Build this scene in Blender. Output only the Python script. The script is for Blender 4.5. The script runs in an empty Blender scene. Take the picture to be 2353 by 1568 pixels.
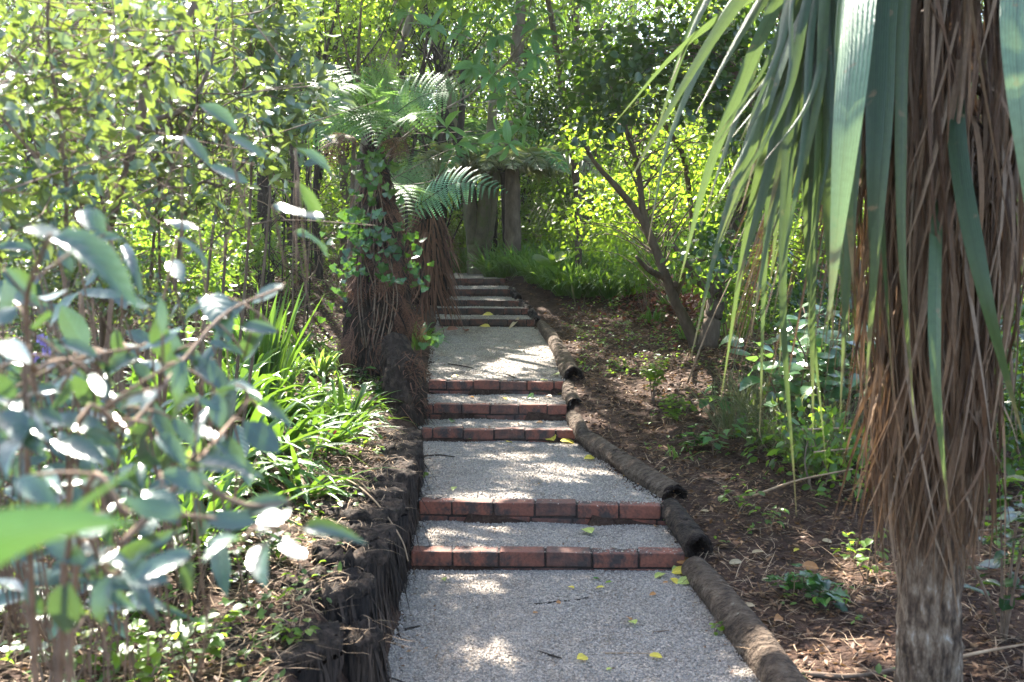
import bpy, math
import numpy as np
from mathutils import Vector
PI = math.pi
EXPO = 2.8
HAZE = .0006
R = np.random.default_rng(7)
scene = bpy.context.scene
COL = scene.collection
A = np.array

# ------------------------------------------------------------------ camera maths (pixels of a 2353 x 1568 view)
FPX = 2288.0
HC = 1.543
PITCH = math.atan(159 / FPX)
CP, SP = math.cos(PITCH), math.sin(PITCH)
def ray(px, py):
    cx = (px - 1176.5) / FPX; cz = (784 - py) / FPX
    return A([cx, CP + cz * SP, -SP + cz * CP])
def at(px, py, Y):
    d = ray(px, py)
    return A([0, 0, HC]) + d * (Y / d[1])
def to_px(P):
    P = np.atleast_2d(P) - A([0, 0, HC])
    dep = P[:, 1] * CP - P[:, 2] * SP
    up = P[:, 1] * SP + P[:, 2] * CP
    return 1176.5 + FPX * P[:, 0] / dep, 784 - FPX * up / dep, dep

# ------------------------------------------------------------------ sun
SUN_EL, SUN_AZ = math.radians(47), math.radians(-22)
SD = A([math.sin(SUN_AZ) * math.cos(SUN_EL), math.cos(SUN_AZ) * math.cos(SUN_EL), math.sin(SUN_EL)])

# ------------------------------------------------------------------ steps, path and ground
# Y, left px, right px, top py (left, right), base py, extra depth of left/right end
STEPS_PX = [(5.06, 945, 1575, 1268, 1272, 1322, .02), (5.66, 963, 1542, 1151, 1164, 1203, .06),
            (7.70, 967, 1322, 985, 990, 1016, .03), (8.30, 975, 1302, 928, 934, 967, .05),
            (8.86, 985, 1294, 873, 881, 907, .05), (12.5, 1010, 1228, 731, 738, 751, .06),
            (13.0, 1008, 1213, 708, 713, 724, .06), (13.55, 1008, 1197, 688, 693, 705, .06),
            (14.15, 1006, 1180, 662, 668, 682, .06), (14.8, 1018, 1161, 638, 643, 657, .06)]
STEPS = []
for (Y, l, r, tl, tr, b, dy) in STEPS_PX:
    pl, pr = at(l, tl, Y + dy), at(r, tr, Y - dy)
    zt = (pl[2] + pr[2]) / 2
    zb = at((l + r) / 2, b, Y)[2]
    STEPS.append(dict(xl=pl[0], xr=pr[0], yl=Y + dy, yr=Y - dy, Y=Y, zt=zt, zb=zb))
STEPS[0]['zb'] = 0.0
for i in range(1, len(STEPS)):
    STEPS[i]['zb'] = max(STEPS[i]['zb'], STEPS[i - 1]['zt'] - .012)
    STEPS[i]['zt'] = max(STEPS[i]['zt'], STEPS[i]['zb'] + .085)
LE = A([(1.0, -.40), (2.5, -.42), (3.74, -.477), (5.06, -.512), (5.66, -.523), (7.7, -.71), (8.3, -.74), (8.86, -.75), (9.4, -.78),
        (12.3, -.95), (13, -.97), (13.55, -1.0), (14.15, -1.03), (14.8, -1.02), (16, -1.2), (18.5, -2.2), (21, -3.6)])
RE = A([(1.0, .97), (2.5, .96), (3.74, .93), (5.06, .89), (5.66, .88), (6.4, .71), (7.0, .6), (7.5, .505), (8.86, .455), (9.3, .46), (11, .45),
        (12.3, .31), (12.8, .25), (13.55, .13), (14.15, .05), (14.8, -.08), (16, -.25), (18.5, -1.0), (21, -2.4)])
def xle(y): return np.interp(y, LE[:, 0], LE[:, 1])
def xre(y): return np.interp(y, RE[:, 0], RE[:, 1])
def step_y(s, x):
    return s['yl'] + (s['yr'] - s['yl']) * (x - s['xl']) / (s['xr'] - s['xl'])
def path_z(x, y):
    x = np.asarray(x, float); y = np.asarray(y, float)
    z = np.zeros(np.broadcast(x, y).shape)
    for i, s in enumerate(STEPS):
        y0 = step_y(s, np.clip(x, s['xl'], s['xr']))
        if i + 1 < len(STEPS):
            y1 = step_y(STEPS[i + 1], x); z1 = STEPS[i + 1]['zb']
        else:
            y1 = y0 + 8; z1 = s['zt'] + .25
        t = np.clip((y - y0) / (y1 - y0), 0, 1)
        zz = s['zt'] - .006 + (z1 - s['zt'] + .006) * t
        z = np.where(y >= y0, zz, z)
    return z
G0 = A([(-60, -.3), (0, -.03), (3.7, 0.0), (5.0, .04), (5.9, .2), (7.6, .26), (8.9, .53), (12.4, .86), (14.9, 1.44), (18, 1.62), (24, 2.6), (34, 5.0), (70, 13)])
LO = A([(-60, .3), (3, .33), (5, .35), (6.9, .19), (8, .12), (9.3, -.02), (10.5, .05), (12, .28), (15, .12), (18, .1), (70, .3)])
_VN = {}
def vnoise(x, y, s=1.0, seed=0):
    if (s, seed) not in _VN:
        r = np.random.default_rng(seed); _VN[(s, seed)] = [(r.uniform(0, 2 * PI), r.uniform(.7, 1.6) * 2 * PI / s, r.uniform(0, 7)) for k in range(6)]
    o = 0
    for a, f, ph in _VN[(s, seed)]:
        o = o + np.sin((x * math.cos(a) + y * math.sin(a)) * f + ph)
    return o / 6
def ground_z(x, y):
    x = np.asarray(x, float); y = np.asarray(y, float)
    g = np.interp(y, G0[:, 0], G0[:, 1])
    l, r = xle(y), xre(y)
    dl, dr = np.clip(l - x, 0, None), np.clip(x - r, 0, None)
    lo = np.interp(y, LO[:, 0], LO[:, 1])
    z = g + np.where(x < l, lo * np.clip((dl - .02) / .25, 0, 1) + .13 * np.clip(dl - .5, 0, 12), 0)
    z = z + np.where(x > r, .03 * np.clip(dr / .2, 0, 1) + .07 * np.clip(dr - .5, 0, 12), 0)
    z = z + .022 * vnoise(x, y, 1.1, 3) + .012 * vnoise(x, y, .35, 4) + .35 * vnoise(x, y, 9, 5) * np.clip((np.abs(x) - 4) / 6, 0, 1)
    inside = (x > l - .03) & (x < r + .03) & (y < 20)
    return np.where(inside, np.minimum(z, path_z(x, y) - .05), z)
def surf_za(x, y): return np.where((x > xle(y)) & (x < xre(y)) & (y < 20), path_z(x, y), ground_z(x, y))
def surf_z(x, y): return float(surf_za(x, y))
YS = np.cumsum(.02 + .004 * np.arange(900)); YS = np.r_[np.arange(1.5, 17, .02), np.arange(17, 40, .1)]
def hit(px, py, y0=1.5, y1=40):
    d = ray(px, py); Y = YS[YS >= y0]; o = A([0, 0, HC])
    for _ in range(2):
        P = o + d * (Y / d[1])[:, None]; b = P[:, 2] <= surf_za(P[:, 0], P[:, 1])
        if not b.any(): return o + d * (y1 / d[1])
        i = int(np.argmax(b)); Y = np.linspace(Y[max(i - 1, 0)], Y[i] + 1e-6, 24)
    return P[i]
def onground(px, Y, dz=0):
    x = (px - 1176.5) * Y / FPX
    return A([x, Y, surf_z(x, Y) + dz])

# sun holes through the canopy: (px, py, radius x, radius y) on the path and ground
HOLES = [(1140, 1495, .07, .1), (1120, 1352, .08, .03), (1085, 1226, .2, .05), (985, 1240, .08, .05), (1075, 1270, .16, .05), (1330, 1270, .06, .04),
         (1250, 1082, .22, .17), (1190, 1048, .15, .1), (1110, 1152, .09, .07), (1165, 1140, .1, .07), (1195, 1110, .08, .06), (1030, 1150, .05, .06),
         (1000, 1028, .12, .08), (1310, 1022, .1, .08), (1050, 1030, .06, .06), (1260, 1012, .1, .06), (1200, 830, .17, .3), (1130, 855, .2, .16), (1245, 805, .14, .25), (1165, 838, .15, .2), (1270, 815, .05, .2),
         (1080, 868, .18, .07), (1020, 850, .08, .1), (1060, 922, .1, .03), (1195, 921, .08, .03), (1050, 980, .1, .03), (1180, 975, .08, .03),
         (1310, 800, .08, .25), (1340, 790, .08, .1), (1350, 970, .06, .1), (1320, 905, .05, .06), (1800, 1545, .1, .12), (1960, 1500, .15, .12), (1880, 1530, .1, .1),
         (750, 760, .25, .5), (780, 690, .25, .6), (710, 780, .25, .3), (860, 600, .05, .05), (760, 1040, .2, .2), (960, 890, .05, .1), (1420, 690, .25, .35), (1560, 680, .3, .5), (1980, 1330, .12, .15), (1500, 900, .1, .2)]
HOLES3 = [(1830, 800, 6.8, .35, .3), (1760, 780, 6.8, .25, .2), (1900, 900, 6.6, .35, .3), (1720, 800, 6.9, .15, .15), (1250, 640, 14, .9, .9), (1370, 650, 13.4, .9, .9), (1180, 610, 15, .7, .8), (1450, 640, 13.5, .5, .5), (1550, 460, 10.5, .7, .6), (1440, 380, 10.3, .6, .6), (740, 760, 8.9, .3, .4), (930, 470, 10.4, .25, .25), (1060, 430, 10.2, .25, .25), (1100, 500, 16.8, .5, .5), (1180, 480, 16, .3, .4), (1620, 400, 10.6, .6, .6), (1480, 520, 10.2, .6, .5), (1380, 500, 11, .5, .5), (1680, 520, 10.5, .6, .5), (1300, 560, 16, .8, .8), (1420, 470, 16, 1, 1), (1560, 520, 14.5, .9, .9), (1160, 390, 16, .8, .6), (980, 230, 9, .4, .3), (440, 640, 5, .5, .4), (650, 700, 7.4, .5, .5)]
def sun_uv(P):
    k = (P[:, 2] - .3) / SD[2]
    return P[:, 0] - SD[0] * k, P[:, 1] - SD[1] * k
HUV = []
for (px, py, rx, ry) in HOLES:
    h = hit(px, py); u, v = sun_uv(h[None]); HUV.append((u[0], v[0], rx * 1.15 + .06, ry * 1.15 + .06, h[2] - 1))
for (px, py, Y, rx, ry) in HOLES3:
    u_, v_ = sun_uv(at(px, py, Y)[None]); HUV.append((u_[0], v_[0], rx, ry, at(px, py, Y)[2] + .55))
def shade_keep(P):
    """which canopy leaves stay: True where the canopy is closed"""
    u, v = sun_uv(P)
    n = vnoise(u, v, .55, 11) + .6 * vnoise(u, v, .23, 12)
    onpath = (u > xle(v) - .12) & (u < xre(v) + .5) & (v > 3.3) & (v < 17)
    keep = np.where(onpath, n > -1.2, np.where((u > 0) & (v < 8.5), n > -.4, n > .42))
    keep &= ~((v < 3.3) & (u < .7))
    keep &= ~((v < 5) & (u < -.75) & (n < .32))
    return keep & hole_keep(P, .9)
def hole_keep(P, amp=.5):
    u, v = sun_uv(P); n = vnoise(u, v, .3, 11); keep = np.ones(len(P), bool)
    for (hu, hv, rx, ry, hz) in HUV: keep &= (((u - hu) / rx) ** 2 + ((v - hv) / ry) ** 2 > 1.0 + amp * n) | (P[:, 2] < hz)
    return keep

# ------------------------------------------------------------------ materials
def new_mat(name):
    m = bpy.data.materials.new(name); m.use_nodes = True
    nt = m.node_tree; nt.nodes.clear()
    return m, nt, nt.nodes, nt.links
def N(nt, t, **kw):
    n = nt.nodes.new(t)
    for k, v in kw.items():
        if k.startswith('_'): setattr(n, k[1:], v)
        else: n.inputs[k.replace('_', ' ')].default_value = v
    return n
def ramp(nt, fac, stops):
    r = nt.nodes.new('ShaderNodeValToRGB'); e = r.color_ramp.elements
    while len(e) < len(stops): e.new(.5)
    for k, (p, c) in enumerate(stops):
        e[k].position = p; e[k].color = (*c, 1)
    nt.links.new(fac, r.inputs[0]); return r.outputs[0]
def leaf_mat(name, cols, trans, tf=.4, rough=.38, spec=.5, vein='leaf', coat=0, tip=None):
    m, nt, nd, L = new_mat(name)
    g = nd.new('ShaderNodeNewGeometry')
    n = len(cols)
    c = ramp(nt, g.outputs['Random Per Island'], [(i / max(1, n - 1), k) for i, k in enumerate(cols)])
    tc = nd.new('ShaderNodeTexCoord')
    no = N(nt, 'ShaderNodeTexNoise', Scale=60.0, Detail=2.0); L.new(tc.outputs['Object'], no.inputs[0])
    mx = N(nt, 'ShaderNodeMix', _data_type='RGBA', _blend_type='MULTIPLY'); mx.inputs[0].default_value = .45
    L.new(c, mx.inputs[6]); gr = ramp(nt, no.outputs[0], [(.3, (.55, .55, .5)), (.7, (1.25, 1.25, 1.2))]); L.new(gr, mx.inputs[7])
    uvn = nd.new('ShaderNodeUVMap'); sp_ = nd.new('ShaderNodeSeparateXYZ'); L.new(uvn.outputs[0], sp_.inputs[0])
    def mth(op, a, b=None, c=None):
        q = N(nt, 'ShaderNodeMath', _operation=op)
        for i_, x_ in enumerate((a, b, c)):
            if x_ is None: continue
            if isinstance(x_, (int, float)): q.inputs[i_].default_value = x_
            else: L.new(x_, q.inputs[i_])
        return q.outputs[0]
    av = mth('ABSOLUTE', mth('SUBTRACT', sp_.outputs[1], .5))
    if vein == 'leaf': wv = mth('SINE', mth('MULTIPLY', mth('SUBTRACT', mth('MULTIPLY', sp_.outputs[0], 1.0), mth('MULTIPLY', av, .7)), 44.0))
    else: wv = mth('SINE', mth('ADD', mth('MULTIPLY', sp_.outputs[1], 58.0), mth('MULTIPLY', no.outputs[0], 4.0)))
    mid = mth('LESS_THAN', av, .035 if vein == 'leaf' else .05)
    vv = mth('ADD', mth('MULTIPLY_ADD', wv, .13 if vein == 'leaf' else .2, 1.0), mth('MULTIPLY', mid, .5 if vein == 'leaf' else -.25))
    mv = N(nt, 'ShaderNodeMix', _data_type='RGBA', _blend_type='MULTIPLY'); mv.inputs[0].default_value = 1; L.new(mx.outputs[2], mv.inputs[6]); L.new(vv, mv.inputs[7]); mx = mv
    if tip:
        tr = ramp(nt, mth('ADD', sp_.outputs[0], mth('MULTIPLY', mth('SUBTRACT', no.outputs[0], .5), .12)), [(.86, (0, 0, 0)), (.95, (1, 1, 1))])
        n3 = N(nt, 'ShaderNodeTexNoise', Scale=22.0, Detail=3.0); L.new(tc.outputs['Object'], n3.inputs[0]); s3 = ramp(nt, n3.outputs[0], [(.66, (0, 0, 0)), (.72, (.8, .8, .8))]); tr = mth('MAXIMUM', tr, s3)
        mt = N(nt, 'ShaderNodeMix', _data_type='RGBA'); L.new(tr, mt.inputs[0]); L.new(mx.outputs[2], mt.inputs[6]); mt.inputs[7].default_value = (*tip, 1); mx = mt
    p = N(nt, 'ShaderNodeBsdfPrincipled', Roughness=rough); p.inputs['Specular IOR Level'].default_value = spec
    bp = N(nt, 'ShaderNodeBump', Strength=.12 if vein == 'leaf' else .3, Distance=.004); L.new(wv, bp.inputs['Height']); L.new(bp.outputs[0], p.inputs['Normal'])
    if coat: p.inputs['Coat Weight'].default_value = coat; p.inputs['Coat Roughness'].default_value = .15
    L.new(mx.outputs[2], p.inputs['Base Color'])
    t = nd.new('ShaderNodeBsdfTranslucent')
    tm = N(nt, 'ShaderNodeMix', _data_type='RGBA', _blend_type='MIX'); tm.inputs[0].default_value = .3
    tm.inputs[6].default_value = (*trans, 1); L.new(c, tm.inputs[7]); L.new(tm.outputs[2], t.inputs[0])
    ms = nd.new('ShaderNodeMixShader'); ms.inputs[0].default_value = tf
    L.new(p.outputs[0], ms.inputs[1]); L.new(t.outputs[0], ms.inputs[2])
    o = nd.new('ShaderNodeOutputMaterial'); L.new(ms.outputs[0], o.inputs[0])
    return m
def rough_mat(name, stops, scale=8, stretch=(1, 1, 1), bump=.5, dist=.02, rough=.9, detail=8, rand=.35, spec=.2, fine=None):
    m, nt, nd, L = new_mat(name)
    tc = nd.new('ShaderNodeTexCoord'); mp = N(nt, 'ShaderNodeMapping'); mp.inputs['Scale'].default_value = stretch
    L.new(tc.outputs['Object'], mp.inputs[0])
    no = N(nt, 'ShaderNodeTexNoise', Scale=scale, Detail=detail, Roughness=.65); L.new(mp.outputs[0], no.inputs[0])
    c = ramp(nt, no.outputs[0], stops)
    g = nd.new('ShaderNodeNewGeometry')
    mx = N(nt, 'ShaderNodeMix', _data_type='RGBA', _blend_type='MULTIPLY'); mx.inputs[0].default_value = rand
    rr = ramp(nt, g.outputs['Random Per Island'], [(0, (.35, .33, .32)), (.5, (1, 1, 1)), (1, (1.7, 1.6, 1.5))])
    L.new(c, mx.inputs[6]); L.new(rr, mx.inputs[7])
    p = N(nt, 'ShaderNodeBsdfPrincipled', Roughness=rough); p.inputs['Specular IOR Level'].default_value = spec
    L.new(mx.outputs[2], p.inputs['Base Color'])
    n2 = N(nt, 'ShaderNodeTexNoise', Scale=fine or scale * 2.5, Detail=6.0); L.new(mp.outputs[0], n2.inputs[0])
    b = N(nt, 'ShaderNodeBump', Strength=bump, Distance=dist); L.new(n2.outputs[0], b.inputs['Height']); L.new(b.outputs[0], p.inputs['Normal'])
    o = nd.new('ShaderNodeOutputMaterial'); L.new(p.outputs[0], o.inputs[0])
    return m
def plain_mat(name, col, rough=.5, spec=.5):
    return rough_mat(name, [(.3, tuple(c * .75 for c in col)), (.7, col)], 14, rough=rough, spec=spec, bump=.1, dist=.004, rand=0)

M = {}
M['soil'] = rough_mat('soil', [(.25, (.016, .0085, .0055)), (.5, (.05, .026, .016)), (.75, (.1, .058, .037))], 9, bump=1, dist=.05, rand=0, fine=38)
M['ponga'] = rough_mat('ponga_fibre', [(.35, (.004, .0035, .0035)), (.55, (.016, .0125, .011)), (.75, (.06, .044, .036))], 14, (1, 1, .12), bump=1, dist=.03, fine=40, rand=.5)
M['pongatop'] = rough_mat('ponga_top', [(.3, (.007, .006, .005)), (.5, (.028, .02, .015)), (.72, (.085, .058, .042))], 22, bump=1, dist=.02, rand=.3)
M['fernbark'] = rough_mat('fern_trunk', [(.3, (.01, .0075, .006)), (.52, (.042, .028, .02)), (.75, (.12, .08, .055))], 16, (1, 1, .2), bump=1, dist=.04, fine=40, rand=.8)
M['fibre'] = rough_mat('loose_fibre', [(.3, (.014, .01, .008)), (.6, (.045, .033, .026)), (.8, (.11, .08, .062))], 9, (1, 1, .2), bump=.5, dist=.01, rand=.9)
M['log'] = rough_mat('log_bark', [(.28, (.018, .013, .01)), (.48, (.08, .055, .038)), (.64, (.14, .105, .075)), (.78, (.27, .24, .18))], 17, (1, 1, 1), bump=1, dist=.05, fine=38, rand=.1)
M['hollow'] = rough_mat('rotten_hollow', [(.3, (.004, .003, .003)), (.7, (.03, .018, .013))], 30, bump=1, dist=.03)
M['bark'] = rough_mat('bark_brown', [(.3, (.05, .035, .024)), (.55, (.12, .088, .06)), (.8, (.21, .17, .12))], 10, (1, 1, .35), bump=.8, dist=.02, rand=.2)
M['barkdark'] = rough_mat('bark_dark', [(.3, (.014, .011, .009)), (.6, (.045, .034, .026)), (.8, (.09, .07, .055))], 10, (1, 1, .3), bump=.8, dist=.02, rand=.3)
M['barkpale'] = rough_mat('bark_pale', [(.3, (.11, .09, .07)), (.6, (.22, .19, .15)), (.8, (.32, .29, .24))], 12, (1, 1, .4), bump=.6, dist=.015, rand=.2)
M['barkmoss'] = rough_mat('bark_moss', [(.3, (.07, .06, .036)), (.5, (.15, .13, .08)), (.62, (.11, .125, .045)), (.8, (.28, .25, .19))], 6, (1, 1, .6), bump=.7, dist=.02, rand=.1)
M['cabbark'] = rough_mat('cork_bark', [(.34, (.03, .02, .014)), (.46, (.1, .068, .046)), (.58, (.22, .165, .115)), (.7, (.38, .35, .3))], 36, (1, 1, .28), bump=1, dist=.03, fine=60, rand=0)
M['twig'] = rough_mat('twig', [(.3, (.09, .06, .04)), (.7, (.24, .17, .12))], 20, bump=.4, dist=.005, rand=.4)
M['straw'] = rough_mat('straw', [(.3, (.16, .1, .06)), (.7, (.42, .3, .19))], 9, bump=.2, dist=.003, rand=.7, rough=.7)
M['litter'] = leaf_mat('litter', [(.05, .026, .016), (.15, .075, .036), (.09, .042, .023), (.22, .125, .065), (.11, .055, .034)], (.3, .17, .06), .15, .6, .25)
M['redlitter'] = leaf_mat('red_litter', [(.1, .025, .015), (.2, .07, .04), (.14, .04, .02)], (.3, .1, .06), .2, .5, .4)
M['dead'] = leaf_mat('dead_sword_leaf', [(.035, .018, .011), (.13, .073, .042), (.2, .122, .07), (.08, .043, .025), (.27, .185, .12), (.11, .062, .034), (.34, .255, .185)], (.3, .17, .08), .1, .5, .2, vein='rib')
M['deadfrond'] = leaf_mat('dead_frond', [(.06, .028, .018), (.13, .06, .038), (.19, .095, .06)], (.3, .14, .07), .2, .65, .2)
M['sword'] = leaf_mat('sword_leaf', [(.02, .045, .014), (.038, .078, .026), (.065, .115, .04), (.03, .06, .02), (.06, .09, .02)], (.2, .29, .07), .27, .38, .45, vein='rib', tip=(.2, .13, .06))
M['swordpale'] = leaf_mat('sword_leaf_pale', [(.1, .17, .09), (.14, .22, .12)], (.22, .33, .12), .25, .4, .6, vein='rib', tip=(.2, .13, .06))
M['strap'] = leaf_mat('strap_leaf', [(.02, .07, .015), (.045, .13, .02), (.075, .17, .028), (.03, .095, .02)], (.24, .42, .03), .3, .3, .6, vein='rib')
M['strappale'] = leaf_mat('strap_leaf_pale', [(.09, .2, .05), (.14, .26, .06)], (.35, .5, .06), .4, .32, .6, vein='rib')
M['grass'] = leaf_mat('bed_grass', [(.035, .11, .02), (.07, .17, .03), (.1, .21, .045)], (.28, .45, .04), .4, .35, .5, vein='rib')
M['drygrass'] = leaf_mat('dry_grass', [(.05, .09, .03), (.11, .12, .05), (.2, .17, .1), (.08, .12, .04)], (.25, .3, .08), .3, .45, .4, vein='rib')
M['fern'] = leaf_mat('fern', [(.055, .14, .045), (.075, .18, .06), (.1, .22, .075)], (.24, .42, .07), .36, .55, .25)
M['fernblue'] = leaf_mat('fern_blue', [(.09, .24, .14), (.12, .28, .17)], (.25, .5, .18), .3, .5, .3)
M['fernold'] = leaf_mat('fern_old', [(.08, .11, .035), (.13, .15, .055), (.19, .18, .08)], (.42, .5, .1), .3, .35, .5)
M['glare'] = leaf_mat('wet_broad_leaf', [(.05, .12, .05), (.08, .16, .07)], (.28, .48, .06), .3, .3, 1.0, coat=.5)
M['ivy'] = leaf_mat('ivy', [(.008, .035, .01), (.016, .06, .016), (.03, .09, .022), (.07, .16, .03)], (.2, .42, .03), .25, .25, .7)
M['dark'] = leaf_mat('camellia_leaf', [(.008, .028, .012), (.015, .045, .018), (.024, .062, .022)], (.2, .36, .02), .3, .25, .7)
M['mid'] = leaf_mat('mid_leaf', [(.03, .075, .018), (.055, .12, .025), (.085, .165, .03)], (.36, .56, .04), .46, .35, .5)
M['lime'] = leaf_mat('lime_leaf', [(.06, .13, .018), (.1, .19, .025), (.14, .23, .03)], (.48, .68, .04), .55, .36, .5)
M['broad'] = leaf_mat('broad_leaf', [(.045, .13, .045), (.07, .18, .055), (.1, .22, .06)], (.28, .48, .06), .36, .33, .5)
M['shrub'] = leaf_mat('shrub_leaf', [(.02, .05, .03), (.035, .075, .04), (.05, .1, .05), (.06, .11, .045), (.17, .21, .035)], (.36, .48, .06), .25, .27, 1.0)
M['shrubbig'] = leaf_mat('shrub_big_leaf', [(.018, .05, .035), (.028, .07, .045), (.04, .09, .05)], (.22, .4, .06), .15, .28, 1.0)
M['near'] = leaf_mat('near_blade', [(.03, .1, .025), (.04, .12, .03)], (.13, .28, .05), .2, .3, 1.0, vein='rib')
M['yellow'] = leaf_mat('yellow_leaf', [(.5, .4, .03), (.6, .46, .06), (.45, .42, .07)], (.7, .6, .05), .3, .45, .4)
M['orange'] = leaf_mat('orange_leaf', [(.4, .17, .03), (.32, .15, .07)], (.6, .3, .05), .3, .45, .4)
M['palegreen'] = leaf_mat('pale_leaf', [(.3, .38, .08), (.42, .45, .14)], (.5, .6, .1), .3, .45, .4)
M['tan'] = leaf_mat('tan_leaf', [(.3, .22, .13), (.4, .3, .17)], (.5, .4, .2), .2, .5, .4)
M['white'] = leaf_mat('white_petal', [(.7, .7, .66), (.8, .8, .74)], (.8, .8, .7), .3, .5, .4)
M['purple'] = leaf_mat('purple_petal', [(.25, .18, .5), (.35, .28, .62)], (.4, .3, .8), .3, .5, .4)
M['red'] = plain_mat('red_plastic', (.62, .05, .06), .35)
M['orangered'] = plain_mat('orange_plastic', (.7, .13, .05), .4)
M['black'] = plain_mat('black_web', (.03, .03, .04), .6)
M['green'] = plain_mat('green_plastic', (.02, .42, .14), .35)
M['steel'] = plain_mat('steel', (.35, .35, .36), .3)
def gravel_mat(name, sc, lo, hi, bump):
    m, nt, nd, L = new_mat(name)
    tc = nd.new('ShaderNodeTexCoord')
    v = N(nt, 'ShaderNodeTexVoronoi', Scale=sc); L.new(tc.outputs['Object'], v.inputs['Vector'])
    sep = nd.new('ShaderNodeSeparateColor'); L.new(v.outputs['Color'], sep.inputs[0])
    c = ramp(nt, sep.outputs[0], [(0, lo), (.5, tuple((a + b) / 2 for a, b in zip(lo, hi))), (1, hi)])
    d = ramp(nt, v.outputs['Distance'], [(.25, (1, 1, 1)), (.75, (.35, .34, .34))])  # painted shade: stone colour darkens into the gaps between stones
    mx = N(nt, 'ShaderNodeMix', _data_type='RGBA', _blend_type='MULTIPLY'); mx.inputs[0].default_value = .9
    L.new(c, mx.inputs[6]); L.new(d, mx.inputs[7])
    no = N(nt, 'ShaderNodeTexNoise', Scale=3.0, Detail=5.0); L.new(tc.outputs['Object'], no.inputs[0])
    dr = ramp(nt, no.outputs[0], [(.36, (.6, .53, .47)), (.55, (1, 1, 1))])
    m2 = N(nt, 'ShaderNodeMix', _data_type='RGBA', _blend_type='MULTIPLY'); m2.inputs[0].default_value = .8
    L.new(mx.outputs[2], m2.inputs[6]); L.new(dr, m2.inputs[7])
    p = N(nt, 'ShaderNodeBsdfPrincipled', Roughness=.8); L.new(m2.outputs[2], p.inputs['Base Color'])
    b = N(nt, 'ShaderNodeBump', Strength=bump, Distance=.006, _invert=True); L.new(v.outputs['Distance'], b.inputs['Height']); L.new(b.outputs[0], p.inputs['Normal'])
    o = nd.new('ShaderNodeOutputMaterial'); L.new(p.outputs[0], o.inputs[0])
    return m
M['gravel'] = gravel_mat('gravel', 108, (.195, .168, .14), (.44, .385, .325), 1)
M['stone'] = rough_mat('gravel_stone', [(.3, (.245, .21, .175)), (.7, (.39, .335, .28))], 60, bump=.2, dist=.002, rand=.5, rough=.75)
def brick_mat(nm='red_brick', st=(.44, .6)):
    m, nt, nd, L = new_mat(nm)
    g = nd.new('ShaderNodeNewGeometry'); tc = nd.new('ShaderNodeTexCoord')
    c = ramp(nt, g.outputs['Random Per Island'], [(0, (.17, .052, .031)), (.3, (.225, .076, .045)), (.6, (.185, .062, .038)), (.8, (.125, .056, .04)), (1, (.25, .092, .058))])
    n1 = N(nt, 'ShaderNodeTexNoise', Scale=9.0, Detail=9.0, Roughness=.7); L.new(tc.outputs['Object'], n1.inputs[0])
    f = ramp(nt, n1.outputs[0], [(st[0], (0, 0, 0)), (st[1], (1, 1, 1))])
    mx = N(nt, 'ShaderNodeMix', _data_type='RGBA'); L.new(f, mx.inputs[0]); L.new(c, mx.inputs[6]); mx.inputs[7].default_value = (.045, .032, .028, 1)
    n2 = N(nt, 'ShaderNodeTexNoise', Scale=70.0, Detail=4.0); L.new(tc.outputs['Object'], n2.inputs[0])
    m2 = N(nt, 'ShaderNodeMix', _data_type='RGBA', _blend_type='MULTIPLY'); m2.inputs[0].default_value = .6
    L.new(mx.outputs[2], m2.inputs[6]); L.new(ramp(nt, n2.outputs[0], [(.3, (.5, .5, .5)), (.7, (1.3, 1.25, 1.2))]), m2.inputs[7])
    p = N(nt, 'ShaderNodeBsdfPrincipled', Roughness=.85); L.new(m2.outputs[2], p.inputs['Base Color'])
    b = N(nt, 'ShaderNodeBump', Strength=.6, Distance=.006); L.new(n2.outputs[0], b.inputs['Height']); L.new(b.outputs[0], p.inputs['Normal'])
    o = nd.new('ShaderNodeOutputMaterial'); L.new(p.outputs[0], o.inputs[0])
    return m
M['brick'] = brick_mat(); M['brickdark'] = brick_mat('shaded_stained_brick', (.3, .56))  # far bricks: heavier staining, with the shade of that flight put into the colour
M['mortar'] = rough_mat('dirty_mortar', [(.3, (.018, .014, .012)), (.7, (.06, .045, .04))], 30, bump=.6, dist=.006)

# ------------------------------------------------------------------ mesh building
class MB:
    def __init__(s): s.v = []; s.f = []; s.n = 0; s.uv = []; s.has = False
    def add(s, v, *fs, uv=None):
        v = np.asarray(v, float).reshape(-1, 3); s.has |= uv is not None; s.uv.append(np.full((len(v), 2), .3) if uv is None else np.asarray(uv, float).reshape(-1, 2))
        for f in fs:
            f = np.asarray(f, int)
            if f.size: s.f.append(f + s.n)
        s.v.append(v); s.n += len(v); return s
    def mesh(s, name, mat, origin=(0, 0, 0), smooth=True):
        me = bpy.data.meshes.new(name)
        if s.n:
            v = np.concatenate(s.v) - A(origin)
            me.vertices.add(len(v)); me.vertices.foreach_set('co', v.astype(np.float32).ravel())
            tot = np.concatenate([np.full(len(f), f.shape[1]) for f in s.f]); idx = np.concatenate([f.ravel() for f in s.f])
            me.loops.add(len(idx)); me.loops.foreach_set('vertex_index', idx.astype(np.int32))
            st = np.concatenate([[0], np.cumsum(tot)[:-1]])
            me.polygons.add(len(tot)); me.polygons.foreach_set('loop_start', st.astype(np.int32))
            me.polygons.foreach_set('use_smooth', np.full(len(tot), smooth, bool))
            me.update(calc_edges=True)
            if s.has: me.uv_layers.new(name='UVMap').data.foreach_set('uv', np.concatenate(s.uv)[idx].astype(np.float32).ravel())
            me.validate()
        me.materials.append(mat); return me
def unit(v): return v / (np.linalg.norm(v, axis=-1, keepdims=True) + 1e-9)
THINGS = []
def tag(o, label, cat, group=None):
    o['label'] = label; o['category'] = cat
    if group: o['group'] = group
    THINGS.append(o); return o
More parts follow.
